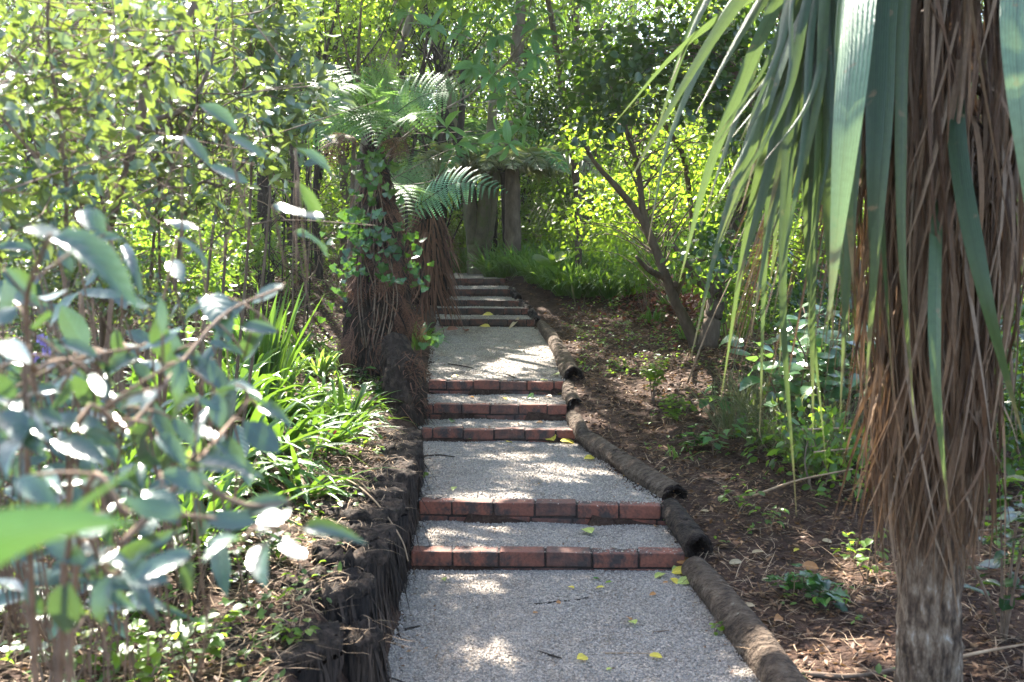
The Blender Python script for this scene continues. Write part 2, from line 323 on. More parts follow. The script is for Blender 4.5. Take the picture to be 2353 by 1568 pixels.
def thing(name, label, cat, loc, group=None):
    o = bpy.data.objects.new(name, None); o.empty_display_size = .1; COL.objects.link(o); o.location = loc
    return tag(o, label, cat, group)
def part(name, mb, mat, parent, smooth=True, label=None):
    root = parent
    org = A(parent.location)
    while root.parent: root = root.parent; org = org + A(root.location)
    o = bpy.data.objects.new(name, mb.mesh(name, mat, org, smooth)); COL.objects.link(o); o.parent = parent
    if label: o['label'] = label
    return o
def single(name, mb, mat, label, cat, loc=(0, 0, 0), group=None, smooth=True):
    o = bpy.data.objects.new(name, mb.mesh(name, mat, loc, smooth)); COL.objects.link(o); o.location = loc
    return tag(o, label, cat, group)
def kind(name, mb, mat, k, smooth=True):
    o = bpy.data.objects.new(name, mb.mesh(name, mat, (0, 0, 0), smooth)); COL.objects.link(o); o['kind'] = k; return o

def spline(pts, n):
    P = np.asarray(pts, float); k = len(P)
    if k == 2: return P[0] + (P[1] - P[0]) * np.linspace(0, 1, n)[:, None]
    Q = np.vstack([2 * P[0] - P[1], P, 2 * P[-1] - P[-2]]); out = []
    for t in np.linspace(0, k - 1, n):
        i = min(int(t), k - 2); u = t - i; a, b, c, d = Q[i:i + 4]
        out.append(.5 * (2 * b + (c - a) * u + (2 * a - 5 * b + 4 * c - d) * u * u + (3 * b - a - 3 * c + d) * u ** 3))
    return A(out)
def frames(P):
    T = unit(np.gradient(P, axis=0)); ref = np.where(np.abs(T[:, 2:3]) > .93, A([[1., 0, 0]]), A([[0., 0, 1]]))
    S = unit(np.cross(T, ref)); U = np.cross(S, T); return T, S, U
def tube(mb, pts, r, seg=7, n=None, rough=0, cap=True, rng=R, lump=None):
    P = spline(pts, n or max(4, len(pts) * 3)); k = len(P)
    r = np.interp(np.linspace(0, 1, k), np.linspace(0, 1, len(np.atleast_1d(r))), np.atleast_1d(r)) if np.ndim(r) else np.full(k, r)
    T, S, U = frames(P); a = np.linspace(0, 2 * PI, seg, endpoint=False)
    rr = r[:, None] * np.ones((1, seg))
    if rough: rr = rr * (1 + rough * rng.normal(0, 1, (k, seg)))
    if lump is not None: rr = rr * lump(np.linspace(0, 1, k)[:, None], a[None])
    V = P[:, None] + rr[..., None] * (np.cos(a)[None, :, None] * S[:, None] + np.sin(a)[None, :, None] * U[:, None])
    i, j = np.meshgrid(np.arange(k - 1), np.arange(seg), indexing='ij'); j2 = (j + 1) % seg
    F = np.stack([i * seg + j, i * seg + j2, (i + 1) * seg + j2, (i + 1) * seg + j], -1).reshape(-1, 4)
    V = V.reshape(-1, 3); b = k * seg
    if cap:
        V = np.vstack([V, P[0], P[-1]]); q = np.arange(seg); q2 = (q + 1) % seg
        C = np.vstack([np.stack([np.full(seg, b), q2, q], 1), np.stack([np.full(seg, b + 1), (k - 1) * seg + q, (k - 1) * seg + q2], 1)])
        mb.add(V, F, C)
    else: mb.add(V, F)
    return mb
LEAF = (A([(0, 0, 0), (.3, .42, .07), (.3, 0, 0), (.3, -.42, .07), (.7, .36, .03), (.7, 0, -.04), (.7, -.36, .03), (1, 0, -.13)]),
        A([(0, 2, 1), (0, 3, 2), (4, 5, 7), (5, 6, 7)]), A([(1, 2, 5, 4), (2, 3, 6, 5)]))
BIGL = (A([(0, 0, 0), (.12, .24, .05), (.12, 0, 0), (.12, -.24, .05), (.32, .44, .08), (.32, 0, .01), (.32, -.44, .08), (.6, .46, .06), (.6, 0, -.02), (.6, -.46, .06),
           (.83, .29, -.02), (.83, 0, -.07), (.83, -.29, -.02), (1, 0, -.14)]),
        A([(0, 2, 1), (0, 3, 2), (10, 11, 13), (11, 12, 13)]), A([(1, 2, 5, 4), (2, 3, 6, 5), (4, 5, 8, 7), (5, 6, 9, 8), (7, 8, 11, 10), (8, 9, 12, 11)]))
DIAM = (A([(0, 0, 0), (.45, .45, .05), (1, 0, -.06), (.45, -.45, .05)]), A([(0, 2, 1), (0, 3, 2)]), A([], int).reshape(0, 4))
_iv = [(0, 0), (.05, .3), (-.12, .48), (.22, .5), (.34, .62), (.5, .34), (.72, .3), (1, 0), (.72, -.3), (.5, -.34), (.34, -.62), (.22, -.5), (-.12, -.48), (.05, -.3)]
IVY = (A([(x, y, .1 * abs(y) - .06 * x * x) for x, y in _iv] + [(.35, 0, .02)]), A([(14, (i + 1) % 14, i) for i in range(14)]), A([], int).reshape(0, 4))
def leaves(mb, P, D, Nn, L, W, tm=LEAF):
    P = np.atleast_2d(P); n = len(P)
    if n == 0: return mb
    D = unit(np.broadcast_to(D, (n, 3))); S = unit(np.cross(Nn, D)); U = np.cross(D, S); rl = np.random.default_rng(n); cu = rl.uniform(-.6, 2.2, (n, 1)); be = rl.normal(0, .12, (n, 1))
    t, f3, f4 = tm; k = len(t); L = np.broadcast_to(L, n); W = np.broadcast_to(W, n)
    V = P[:, None] + (t[None, :, 0] * L[:, None])[..., None] * D[:, None] + (t[None, :, 1] * W[:, None])[..., None] * S[:, None] + ((t[None, :, 2] * cu - be * t[None, :, 0] ** 2 + be * .3 * np.sin(t[None, :, 1] * 9)) * L[:, None])[..., None] * U[:, None]
    o = (np.arange(n) * k)[:, None, None]
    fs = [(f[None] + o).reshape(-1, f.shape[1]) for f in (f3, f4) if len(f)]
    return mb.add(V.reshape(-1, 3), *fs, uv=np.broadcast_to(np.stack([t[:, 0], t[:, 1] + .5], 1)[None], (n, k, 2)))
def rand_dirs(n, rng=R, zb=0, zs=1.0):
    v = rng.normal(0, 1, (n, 3)); v[:, 2] = v[:, 2] * zs + zb; return unit(v)
def ribbons(mb, P, D, L, W, droop, m=8, prof=None, keel=.15, side=None, twist=None, wob=0, rng=R, kink=None):
    P = np.atleast_2d(P); n = len(P); D = unit(np.broadcast_to(D, (n, 3))); L = np.broadcast_to(L, n); W = np.broadcast_to(W, n); droop = np.broadcast_to(droop, n)
    t = np.linspace(0, 1, m); C = P[:, None] + D[:, None] * (L[:, None] * t)[..., None]
    C = C + A([0, 0, -1.]) * (droop[:, None] * L[:, None] * t ** 2.2)[..., None]
    if wob:
        w1 = rand_dirs(n, rng); C = C + w1[:, None] * (wob * L[:, None] * np.sin(t * PI * rng.uniform(.7, 1.6, (n, 1))))[..., None]
    T = unit(np.gradient(C, axis=1))
    if side is None: side = np.cross(D, A([0, 0, 1.])) + rng.normal(0, .15, (n, 3))
    S = unit(np.broadcast_to(unit(np.atleast_2d(side))[:, None], T.shape) - 0)
    S = unit(S - (S * T).sum(-1, keepdims=True) * T); U = np.cross(S, T)
    if twist is not None:
        a = np.broadcast_to(twist, n)[:, None] * t; S, U = np.cos(a)[..., None] * S + np.sin(a)[..., None] * U, np.cos(a)[..., None] * U - np.sin(a)[..., None] * S
    if prof is None: prof = np.minimum(1, np.minimum(.55 + t * 2, (1.02 - t) * 2.6))
    hw = (W[:, None] * prof / 2)[..., None]
    V = np.stack([C - S * hw, C - U * hw * 2 * keel, C + S * hw], 2)
    i = np.arange(m - 1); q = np.concatenate([np.stack([i * 3 + c, i * 3 + c + 1, i * 3 + c + 4, i * 3 + c + 3], 1) for c in (0, 1)])
    F = (q[None] + (np.arange(n) * m * 3)[:, None, None]).reshape(-1, 4); uv = np.stack(np.broadcast_arrays(t[None, :, None], A([0, .5, 1])[None, None]), -1)
    return mb.add(V.reshape(-1, 3), F, uv=np.broadcast_to(uv, (n, m, 3, 2)))
def frond(mb, st, pts, width, up=(0, 0, 1), pairs=30, pj=13, bare=.14, droop=.25, seed=0, rib=.006, solid=False):
    """a bipinnate fern frond along pts: rachis tube into st, pinnules into mb"""
    rng = np.random.default_rng(seed)
    P = spline(pts, 40); d = np.r_[0, np.cumsum(np.linalg.norm(np.diff(P, axis=0), axis=1))]; d_len = d[-1]; d = d / d_len
    T = unit(np.gradient(P, axis=0)); up = unit(A(up, float))
    tube(st, P[::4], np.linspace(rib, rib * .25, 10), 5, 12)
    t = np.linspace(bare, .995, pairs); c = A([np.interp(t, d, P[:, k]) for k in range(3)]).T; tt = unit(A([np.interp(t, d, T[:, k]) for k in range(3)]).T)
    u = (t - bare) / (1 - bare); ln = width * np.minimum(1, .45 + u * 2.4) * (1 - u ** 2.2) ** .9 + .012
    S = unit(np.cross(tt, up)); Un = np.cross(S, tt)
    for sg in (1, -1):
        ang = np.radians(22) + rng.normal(0, .05, pairs)
        dd = unit(sg * S * np.cos(ang)[:, None] + tt * np.sin(ang)[:, None] + Un * rng.normal(.08, .06, (pairs, 1)))
        if solid: leaves(mb, c - tt * .004, dd - A([0, 0, .25]), Un + rng.normal(0, .15, Un.shape), ln, np.full(pairs, d_len * (1 - bare) / pairs * .9), LEAF); continue
        j = np.linspace(.02, 1, pj); lx = ln[:, None] * j
        B = c[:, None] + dd[:, None] * lx[..., None] - Un[:, None] * (droop * ln[:, None] * j ** 2)[..., None] - A([0, 0, 1.]) * (droop * .5 * ln[:, None] * j ** 2)[..., None]
        pd = unit(np.gradient(B, axis=1)); ps = unit(np.cross(pd, Un[:, None]))
        sp = ln[:, None] / pj; h = (width / pairs * 2.6 * (1 - .8 * j ** 1.5))[None, :, None] * np.clip(ln / width, .25, 1)[:, None, None]
        for s2 in (1, -1):
            w_ = (sp * .47)[..., None]; a = B - pd * w_; b = B + pd * w_; e = B + s2 * ps * h + pd * (h * .3 + w_ * .5) - Un[:, None] * h * .12; f = B + s2 * ps * h * .9 + pd * (h * .3 - w_ * .6) - Un[:, None] * h * .1
            V = np.stack([a, b, e, f], 2).reshape(-1, 3); n = len(V) // 4
            mb.add(V, np.arange(n * 4).reshape(n, 4))
    return mb

# ================================================================== SETTING
def grid(xs, ys, zf):
    X, Y = np.meshgrid(xs, ys); Z = zf(X, Y); V = np.stack([X, Y, Z], -1).reshape(-1, 3); w = len(xs)
    i, j = np.meshgrid(np.arange(len(ys) - 1), np.arange(w - 1), indexing='ij'); b = i * w + j
    return V, np.stack([b, b + 1, b + w + 1, b + w], -1).reshape(-1, 4)
xs = np.r_[np.linspace(-40, -12, 12)[:-1], np.linspace(-12, -3, 31)[:-1], np.arange(-3, 3, .055), np.linspace(3, 12, 31), np.linspace(12, 40, 12)[1:]]
ys = np.r_[np.linspace(-22, 1.5, 14)[:-1], np.arange(1.5, 15.5, .06), np.linspace(15.5, 30, 50), np.linspace(30, 46, 8)[1:]]
kind('ground', MB().add(*grid(xs, ys, ground_z)), M['soil'], 'structure')
# gravel sheets: one tread after another
gp = MB()
def edge_noise(y, s): return .018 * np.sin(y * 9 + s) + .014 * np.sin(y * 23 + 2 * s)
bounds = [None] + STEPS
for i in range(len(STEPS) + 1):
    a = None if i == 0 else STEPS[i - 1]; b = STEPS[i] if i < len(STEPS) else None
    nx = 40; u = np.linspace(0, 1, nx); big = a is None or b is None or (b['Y'] - a['Y'] > 1.5)
    ny = 46 if big else 12; rows = []
    for v in np.linspace(0, 1, ny):
        ya = 0.6 if a is None else a['Y'] + .095; yb = 20.5 if b is None else b['Y'] + .01
        ym = ya + (yb - ya) * v; x = xle(ym) + edge_noise(ym, 1) + (xre(ym) + edge_noise(ym, 5) - xle(ym)) * u
        y0 = np.full(nx, .6) if a is None else step_y(a, x) + .095; y1 = np.full(nx, 20.5) if b is None else step_y(b, x) + .01
        y = y0 + (y1 - y0) * v
        rows.append(np.stack([x, y, path_z(x, np.minimum(y, y1 - .012)) + .007 * vnoise(x, y, .5, 8) + .006 * vnoise(x, y, 1.3, 9)], -1))
    V = A(rows).reshape(-1, 3); ii, jj = np.meshgrid(np.arange(ny - 1), np.arange(nx - 1), indexing='ij'); bb = ii * nx + jj
    gp.add(V, np.stack([bb, bb + 1, bb + nx + 1, bb + nx], -1).reshape(-1, 4))
kind('gravel_path', gp, M['gravel'], 'structure')
def stones(n, y0, y1, r0, r1, spill=.03):
    y = R.uniform(y0, y1, n); x = xle(y) - spill + (xre(y) - xle(y) + 2 * spill) * R.random(n)
    ok = np.ones(n, bool)
    for s in STEPS:
        d = y - step_y(s, x); ok &= ~((d > -.004) & (d < R.uniform(.05, .1, n)) & (R.random(n) > .1))
    x, y = x[ok], y[ok]; n = len(x)
    z = path_z(x, y) + .007 * vnoise(x, y, .5, 8) + .006 * vnoise(x, y, 1.3, 9) + R.uniform(-.001, .004, n)
    z = np.where((x < xle(y)) | (x > xre(y)), np.maximum(z, ground_z(x, y) + .002), z)
    r = R.uniform(r0, r1, n)
    base = A([(1, 0, 0), (-1, 0, 0), (0, 1, 0), (0, -1, 0), (0, 0, 1), (0, 0, -1.)]); F = A([(0, 2, 4), (2, 1, 4), (1, 3, 4), (3, 0, 4), (2, 0, 5), (1, 2, 5), (3, 1, 5), (0, 3, 5)])
    a = R.uniform(0, 6.3, n); B = base[None] * R.uniform(.6, 1.25, (n, 6, 1)) + R.normal(0, .25, (n, 6, 3)); B[..., 2] *= .75
    X = B[..., 0] * np.cos(a)[:, None] - B[..., 1] * np.sin(a)[:, None]; Yy = B[..., 0] * np.sin(a)[:, None] + B[..., 1] * np.cos(a)[:, None]
    V = np.stack([X, Yy, B[..., 2]], -1) * r[:, None, None] + np.stack([x, y, z], -1)[:, None]
    return V.reshape(-1, 3), (F[None] + (np.arange(n) * 6)[:, None, None]).reshape(-1, 3)
st = MB(); st.add(*stones(40000, 3.3, 5.7, .003, .0068)); st.add(*stones(24000, 5.7, 9, .0035, .0075)); st.add(*stones(9000, 9, 15, .005, .009))
kind('gravel', st, M['stone'], 'stuff', False)

# ------------------------------------------------------------------ brick steps
def cham_box(c, t, size, ch):
    """chamfered box: centre c, unit direction t along its length, size (length, depth, height)"""
    l, d, h = A(size) / 2; vs = []
    for sx in (-1, 1):
        for sy in (-1, 1):
            for sz in (-1, 1):
                vs += [(sx * l, sy * (d - ch), sz * (h - ch)), (sx * (l - ch), sy * d, sz * (h - ch)), (sx * (l - ch), sy * (d - ch), sz * h)]
    v = A(vs); nn = A([-t[1], t[0], 0])
    return c + v[:, :1] * t + v[:, 1:2] * nn + v[:, 2:] * A([0, 0, 1.])
def _cham_faces():
    import bmesh
    bm = bmesh.new()
    for p in cham_box(A([0, 0, 0.]), A([1., 0, 0]), (2, 2, 2), .2): bm.verts.new(p)
    bm.verts.ensure_lookup_table(); r = bmesh.ops.convex_hull(bm, input=bm.verts); bm.verts.index_update()
    f = [[v.index for v in x.verts] for x in bm.faces]; bm.free(); return A(f)
CF = _cham_faces()
def course(s, ztop, h, back, off, pro):
    mb = MB(); a = A([s['xl'], s['yl'], 0]); b = A([s['xr'], s['yr'], 0]); t = unit(b - a); nn = A([-t[1], t[0], 0]); W = np.linalg.norm(b - a)
    x = -off
    while x < W - .03:
        x0, x1 = max(x, 0), min(x + .23, W)
        if x1 - x0 > .03:
            c = a + t * (x0 + x1) / 2 + nn * (.055 + back + R.normal(0, .0025)) + A([0, 0, ztop - h / 2 + R.normal(0, .0022)])
            tt = unit(t + A([0, 0, R.normal(0, .006)]) + nn * R.normal(0, .006))
            mb.add(cham_box(c, tt, (x1 - x0, .11, h), .004) + R.normal(0, .0008, (24, 3)), CF)
        x += .23 + .0115
    return mb, a, t, nn, W
pl = ['lowest brick step, clean wide bricks between the near hollow log and dark posts', 'brick step second from the bottom, with black stained joints',
      'third brick step up, pinkish bricks with yellow leaves at its right foot', 'fourth brick step up, in the middle of the short flight of three', 'fifth brick step up, top of the short flight of three',
      'dark brick step at the foot of the far shaded flight', 'dark brick step, second from the foot of the far flight', 'dark brick step in the middle of the far flight',
      'dark brick step, second from the top of the far flight', 'dark brick step at the top of the far flight, below the bending path']
for i, s in enumerate(STEPS):
    o = thing('brick_step', pl[i], 'step', ((s['xl'] + s['xr']) / 2, s['Y'], s['zb']), 'brick steps up the gravel path')
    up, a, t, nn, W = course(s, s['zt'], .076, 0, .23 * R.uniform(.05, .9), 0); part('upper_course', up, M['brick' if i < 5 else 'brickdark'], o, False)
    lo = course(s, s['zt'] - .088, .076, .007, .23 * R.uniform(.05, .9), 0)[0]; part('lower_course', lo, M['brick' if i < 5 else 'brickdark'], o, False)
    mo = MB(); c = a + t * W / 2 + nn * .06 + A([0, 0, s['zt'] - .095]); mo.add(cham_box(c, t, (W - .01, .094, .178), .002), CF); part('mortar', mo, M['mortar'], o, False)

# ------------------------------------------------------------------ logs along the right edge
def hollow_end(P, T, r, rin, depth=.16, seg=20, rag=.05):
    mb = MB(); T = unit(A(T)); S = unit(np.cross(T, A([0, 0, 1.]))); U = np.cross(S, T); a = np.linspace(0, 2 * PI, seg, endpoint=False)
    prof = [(-.02, r * 1.01), (.004, r * .985), (.012, (r + rin) / 2), (0, rin), (-depth * .4, rin * .85), (-depth, rin * .7)]; V = []
    for k, (s, q) in enumerate(prof):
        jit = 1 + rag * R.normal(0, 1, seg) * (k > 0)
        V.append(P + T * (s + (.012 * R.normal(0, 1, seg) if 0 < k < 4 else np.zeros(seg)))[:, None] + q * jit[:, None] * (np.cos(a)[:, None] * S + np.sin(a)[:, None] * U))
    V.append((P - T * depth)[None]); n = len(prof); V = np.vstack(V); i, j = np.meshgrid(np.arange(n - 1), np.arange(seg), indexing='ij')
    F = np.stack([i * seg + j, i * seg + (j + 1) % seg, (i + 1) * seg + (j + 1) % seg, (i + 1) * seg + j], -1).reshape(-1, 4); q = np.arange(seg)
    return mb.add(V, F, np.stack([(n - 1) * seg + q, (n - 1) * seg + (q + 1) % seg, np.full(seg, n * seg)], 1))
def lumps(seed, amp=.06):
    r = np.random.default_rng(seed); ph = r.uniform(0, 7, 8); fr = r.uniform(2, 16, 8); k = r.integers(1, 5, 8)
    return lambda t, a: 1 + amp * sum(np.sin(t * fr[i] + a * k[i] + ph[i]) for i in range(8)) / 2
def log(name, label, pts, r, hollow=None, mat='log', seed=1, amp=.06, fib=0):
    pts = A(pts) - A([0, 0, .034]); r = np.atleast_1d(r) * .84; hollow = hollow and hollow * .84; o = thing(name, label, 'log', pts[-1] - A([0, 0, np.atleast_1d(r)[-1]]), 'logs edging the path')
    mb = MB(); tube(mb, pts, r, 22, 40, .012, hollow is None, lump=lumps(seed, amp))
    P = spline(pts, 40)
    for k in range(5):                                        # branch scars
        i = R.integers(8, 34); a = R.uniform(-.6, .9); T, S, U = frames(P); rr = np.interp(i / 39, np.linspace(0, 1, len(np.atleast_1d(r))), np.atleast_1d(r))
        d = unit(-S[i] * math.sin(a) * .7 + U[i] * math.cos(a)); tube(mb, [P[i] + d * rr * .85, P[i] + d * rr * 1.06], [rr * .28, rr * .2], 8, 4, .1)
    if fib:
        n = fib; i = R.integers(0, 40, n); a = R.uniform(0, 6.3, n); T, S, U = frames(P); rr = np.interp(i / 39, np.linspace(0, 1, len(np.atleast_1d(r))), np.atleast_1d(r))
        d = S[i] * np.cos(a)[:, None] + U[i] * np.sin(a)[:, None]
        ribbons(mb, P[i] + d * rr[:, None] * 1.0, T[i] * 1. + d * .25 + R.normal(0, .35, (n, 3)), R.uniform(.03, .09, n), .003, .1, 4, side=d)
    part('bark', mb, M[mat], o)
    if hollow: T = unit(P[-1] - P[-3]); part('hollow_end', hollow_end(P[-1], T, np.atleast_1d(r)[-1], hollow), M['hollow'], o)
    return o
def lp(px, py, rad, y0=2.5): h = hit(px, py, y0); return h + A([0, 0, rad])
log('edging_log', 'long solid bark log lying nearest, along the right of the lowest gravel landing', [(.93, 4.96, .07), (.97, 4.4, .065), (1.0, 3.7, .06), (1.0, 2.7, .05)], [.085, .088, .095, .1], seed=3, amp=.045, fib=130)
log('hollow_log', 'short brown log with a round hole in its near end, beside the lowest step', [(.915, 5.68, .21), (.935, 5.4, .185), (.965, 5.06, .15)], [.075, .082, .088], .05, seed=5, amp=.02, fib=150, mat='pongatop')
log('rotten_log', 'log with a ragged black rotten end beside the second gravel landing', [(.55, 7.55, .31), (.68, 6.95, .3), (.82, 6.35, .28), (.96, 5.78, .25)], [.075, .08, .085, .09], .062, seed=9, amp=.07, fib=160)
log('log_piece', 'crooked peeling log piece beside the third step, above the rotten log', [(.50, 8.1, .4), (.515, 7.8, .37), (.56, 7.48, .32)], [.06, .075, .08], seed=12, amp=.1)
log('hollow_log_stub', 'short stub of hollow log beside the fourth and fifth steps', [(.50, 8.85, .56), (.505, 8.6, .5), (.53, 8.3, .46)], [.07, .075, .075], .05, seed=15, amp=.07)
log('knobbly_log', 'long knobbly log with a torn black end, along the right of the upper gravel landing', [(.37, 12.3, .92), (.45, 11.2, .83), (.505, 10.1, .73), (.56, 9.0, .62)], [.075, .09, .095, .11], .075, seed=19, amp=.07, fib=180)
for k, (pa, pb, r, lab) in enumerate([((1222, 712, 12.95), (1232, 733, 12.55), .07, 'dark hollow log stub beside the foot of the far flight'), ((1196, 690, 13.6), (1216, 706, 13.1), .06, 'dark log stub beside the second step of the far flight'), ((1172, 662, 14.3), (1192, 680, 13.7), .06, 'dark log stub near the top of the far flight')]):
    log('dark_log_stub', lab, [at(*pa), (at(*pa) + at(*pb)) / 2, at(*pb)], [r * .9, r, r], r * .62, 'ponga', 30 + k, .1, 40)

# ------------------------------------------------------------------ fern-log posts holding the left bank
POSTS = [(2.75, -.80, .24, .27, 0), (3.25, -.80, .215, .33, 0), (3.50, -.565, .10, .25, 0), (3.78, -.72, .18, .35, 0), (4.10, -.68, .15, .39, 1), (4.42, -.73, .2, .38, 0), (4.78, -.73, .2, .41, 0),
         (5.13, -.74, .2, .42, 0), (5.48, -.745, .2, .43, 0), (5.82, -.76, .2, .425, 0), (6.17, -.775, .2, .43, 0), (6.52, -.8, .2, .425, 0), (6.86, -.825, .195, .43, 0)]
pn = ['big rounded post top nearest in the dark post wall', 'second big rounded mossy post from the near end of the wall', 'thin low post standing in front of the wall, nearest the gravel', 'post between the thin low post and the hollow topped post',
      'post with a round hole in its top, level with the lowest step', 'post just beyond the hollow topped post', 'dark post draped with pale rootlets, beside the lowest tread', 'dark fibrous post level with the second step',
      'dark fibrous post just beyond the second step', 'dark post in the far half of the wall with loose fibres', 'third post from the far end of the dark wall', 'last post but one at the far end of the dark wall', 'end post of the wall, by the broad leaves near the third step']
for k, (y, x, r, zt, hol) in enumerate(POSTS):
    zb = float(path_z(-.4, y)) - .12
    o = thing('fern_log_post', pn[k], 'post', (x, y, zb), 'posts of the left retaining wall')
    mb = MB(); rg = np.random.default_rng(50 + k); ph = rg.uniform(0, 7, 6)
    def fl(t, a): return 1 + .03 * np.sin(3 * a + ph[0]) + .03 * np.sin(7 * a + ph[1] + .5 * t) + .035 * np.sin(11 * a + ph[2] + .6 * t) + .03 * np.sin(17 * a + ph[3] - .5 * t) + .02 * np.sin(3 * t + ph[4])
    tube(mb, [(x, y, zb), (x + rg.normal(0, .01), y, (zb + zt) / 2), (x + rg.normal(0, .01), y, zt - .03)], [r, r, r * .98], 60, 14, .008, False, lump=fl)
    part('fibre_shaft', mb, M['ponga'], o); mb = MB(); n = 420; a = R.uniform(-1.9, 1.2, n); d = np.stack([np.cos(a), np.sin(a), 0 * a], 1)
    ribbons(mb, A([x, y, 0]) + d * r * R.uniform(.97, 1.05, (n, 1)) + np.stack([0 * a, 0 * a, R.uniform(zb + .1, zt, n)], 1), A([0, 0, -1]) + d * .03 + R.normal(0, .06, (n, 3)) * (1 + 3 * (R.random((n, 1)) < .12)), R.uniform(.08, .38, n), R.uniform(.004, .013, n), 0, 5, side=np.cross(d, A([0, 0, 1.])), wob=.06)
    part('loose_fibres', mb, M['fibre'], o)
    tp = MB(); seg = 60; a = np.linspace(0, 2 * PI, seg, endpoint=False); V = []
    prof = [(1.0, -.05), (1.0, -.012), (.96, 0), (.75, .004), (.45, .0), (.2, -.005)] if not hol else [(1.06, -.05), (1.08, -.02), (1.0, .005), (.8, .012), (.55, 0), (.48, -.05)]
    for q, (f, h) in enumerate(prof):
        rr = r * f * fl(1, a) * (1 + .02 * rg.normal(0, 1, seg)); V.append(np.stack([x + rr * np.cos(a), y + rr * np.sin(a), zt + h + (.012 if q > 1 else 0) * rg.normal(0, 1, seg)], 1))
    V.append(A([[x, y, zt - (.09 if hol else .01)]])); V = np.vstack(V); i, j = np.meshgrid(np.arange(5), np.arange(seg), indexing='ij'); q = np.arange(seg)
    tp.add(V, np.stack([i * seg + j, i * seg + (j + 1) % seg, (i + 1) * seg + (j + 1) % seg, (i + 1) * seg + j], -1).reshape(-1, 4), np.stack([5 * seg + q, 5 * seg + (q + 1) % seg, np.full(seg, 6 * seg)], 1))
    part('post_top', tp, M['pongatop'], o)
# long pale root trailing over the wall
rt = MB(); tube(rt, [at(690, 1085, 5.1) , at(790, 1100, 5.0), at(860, 1150, 4.75), at(920, 1235, 4.55), at(938, 1290, 4.5)], [.005, .004, .003], 5, 20)
tube(rt, [at(750, 1090, 5.2), at(820, 1105, 5.05), at(850, 1130, 4.95)], [.006, .004, .003], 5, 12)
for q in range(9): tube(rt, [at(755 + 6 * q, 1098 + R.uniform(-6, 6), 5.1), at(790 + 5 * q, 1088 + R.uniform(-4, 10), 5.08), at(810 + 4 * q, 1104 + R.uniform(-4, 8), 5.02)], .0022, 4, 8)
single('trailing_root', rt, M['straw'], 'pale stringy root trailing over the top of the dark post wall', 'root', at(790, 1100, 5.0))
bs = MB()
for q in range(3):
    P0 = hit(712 - 12 * q, 1075 + 6 * q); ribbons(bs, [P0 + A([0, 0, .035])], [A([.12 + .05 * q, -1, -.05])], .62, .05, .01, 7, prof=np.array([.6, .9, 1, 1, .95, .8, .5]), keel=-.5)
single('bark_slab', bs, M['bark'], 'flaky slabs of brown bark lying behind the dark post wall', 'bark', hit(712, 1100))

# ------------------------------------------------------------------ tree ferns
def ferntrunk(o, pts, r, nf, mat='fernbark', nd=0, seed=0, stalks=0, fl=(.1, .3)):
    rg = np.random.default_rng(seed); mb = MB(); ph = rg.uniform(0, 7, 5)
    tube(mb, pts, r, 40, 40, .05, True, lump=lambda t, a: 1 + .06 * np.sin(3 * a + ph[0] + 3 * t) + .05 * np.sin(9 * a + ph[1] + 5 * t) + .05 * np.sin(17 * a + ph[2]) + .05 * np.sin(14 * t + ph[3] + 2 * a))
    P = spline(pts, 60); rr = np.interp(np.linspace(0, 1, 60), np.linspace(0, 1, len(r)), r)
    i = rg.integers(3, 58, nf); a = rg.uniform(PI, 2 * PI, nf) + rg.normal(0, .5, nf); d = np.stack([np.cos(a), np.sin(a), 0 * a], 1)
    ribbons(mb, P[i] + d * (rr[i] * rg.uniform(.95, 1.06, nf))[:, None], A([0, 0, -1.]) + d * .25 + rg.normal(0, .25, (nf, 3)), rg.uniform(*fl, nf), rg.uniform(.006, .018, nf), 0, 5, side=np.cross(d, A([0, 0, 1.])), wob=.08, rng=rg)
    part('fibre_trunk', mb, M[mat], o)
    if nd:
        mb = MB(); n = 520; i = rg.integers(4, 52, n); a = rg.uniform(PI * .95, 2.05 * PI, n); d = np.stack([np.cos(a), np.sin(a), 0 * a], 1)
        ribbons(mb, P[i] + d * (rr[i] * rg.uniform(1.0, 1.12, n))[:, None], A([0, 0, -1.]) + d * .35 + rg.normal(0, .4, (n, 3)), rg.uniform(.06, .3, n), rg.uniform(.004, .014, n), 0, 6, side=np.cross(d, A([0, 0, 1.])), wob=.15, rng=rg); part('shaggy_fibres', mb, M['deadfrond'], o)
    if stalks:
        sk = MB(); i = rg.integers(8, 60, stalks); a = rg.uniform(PI * .9, 2.1 * PI, stalks); d = np.stack([np.cos(a), np.sin(a), 0 * a], 1)
        ribbons(sk, P[i] + d * rr[i][:, None] * .9, A([0, 0, -1.]) + d * .5 + rg.normal(0, .2, (stalks, 3)), rg.uniform(.25, .6, stalks), rg.uniform(.012, .026, stalks), rg.uniform(.1, .3, stalks), 6, side=np.cross(d, A([0, 0, 1.])), wob=.07, rng=rg)
        part('dead_stalk_skirt', sk, M['deadfrond'], o)
    for k in range(nd):
        q = rg.integers(6, 50); a = rg.uniform(PI * 1.05, 1.95 * PI); d = A([math.cos(a), math.sin(a), 0]); p = P[q] + d * rr[q] * 1.05; L = rg.uniform(.22, .42)
        fm, sm = MB(), MB(); tn = A([-d[1], d[0], 0]) * rg.normal(0, .5)
        frond(fm, fm, [p, p + A([0, 0, -.5 * L]) + d * .05 + tn * L * .4, p + A([0, 0, -L]) + d * .03 + tn * L], L * .28, d, 18, 8, .05, .15, k, .004)
        part('dead_frond', fm, M['deadfrond'], o, label='brown dead frond hanging on the trunk')
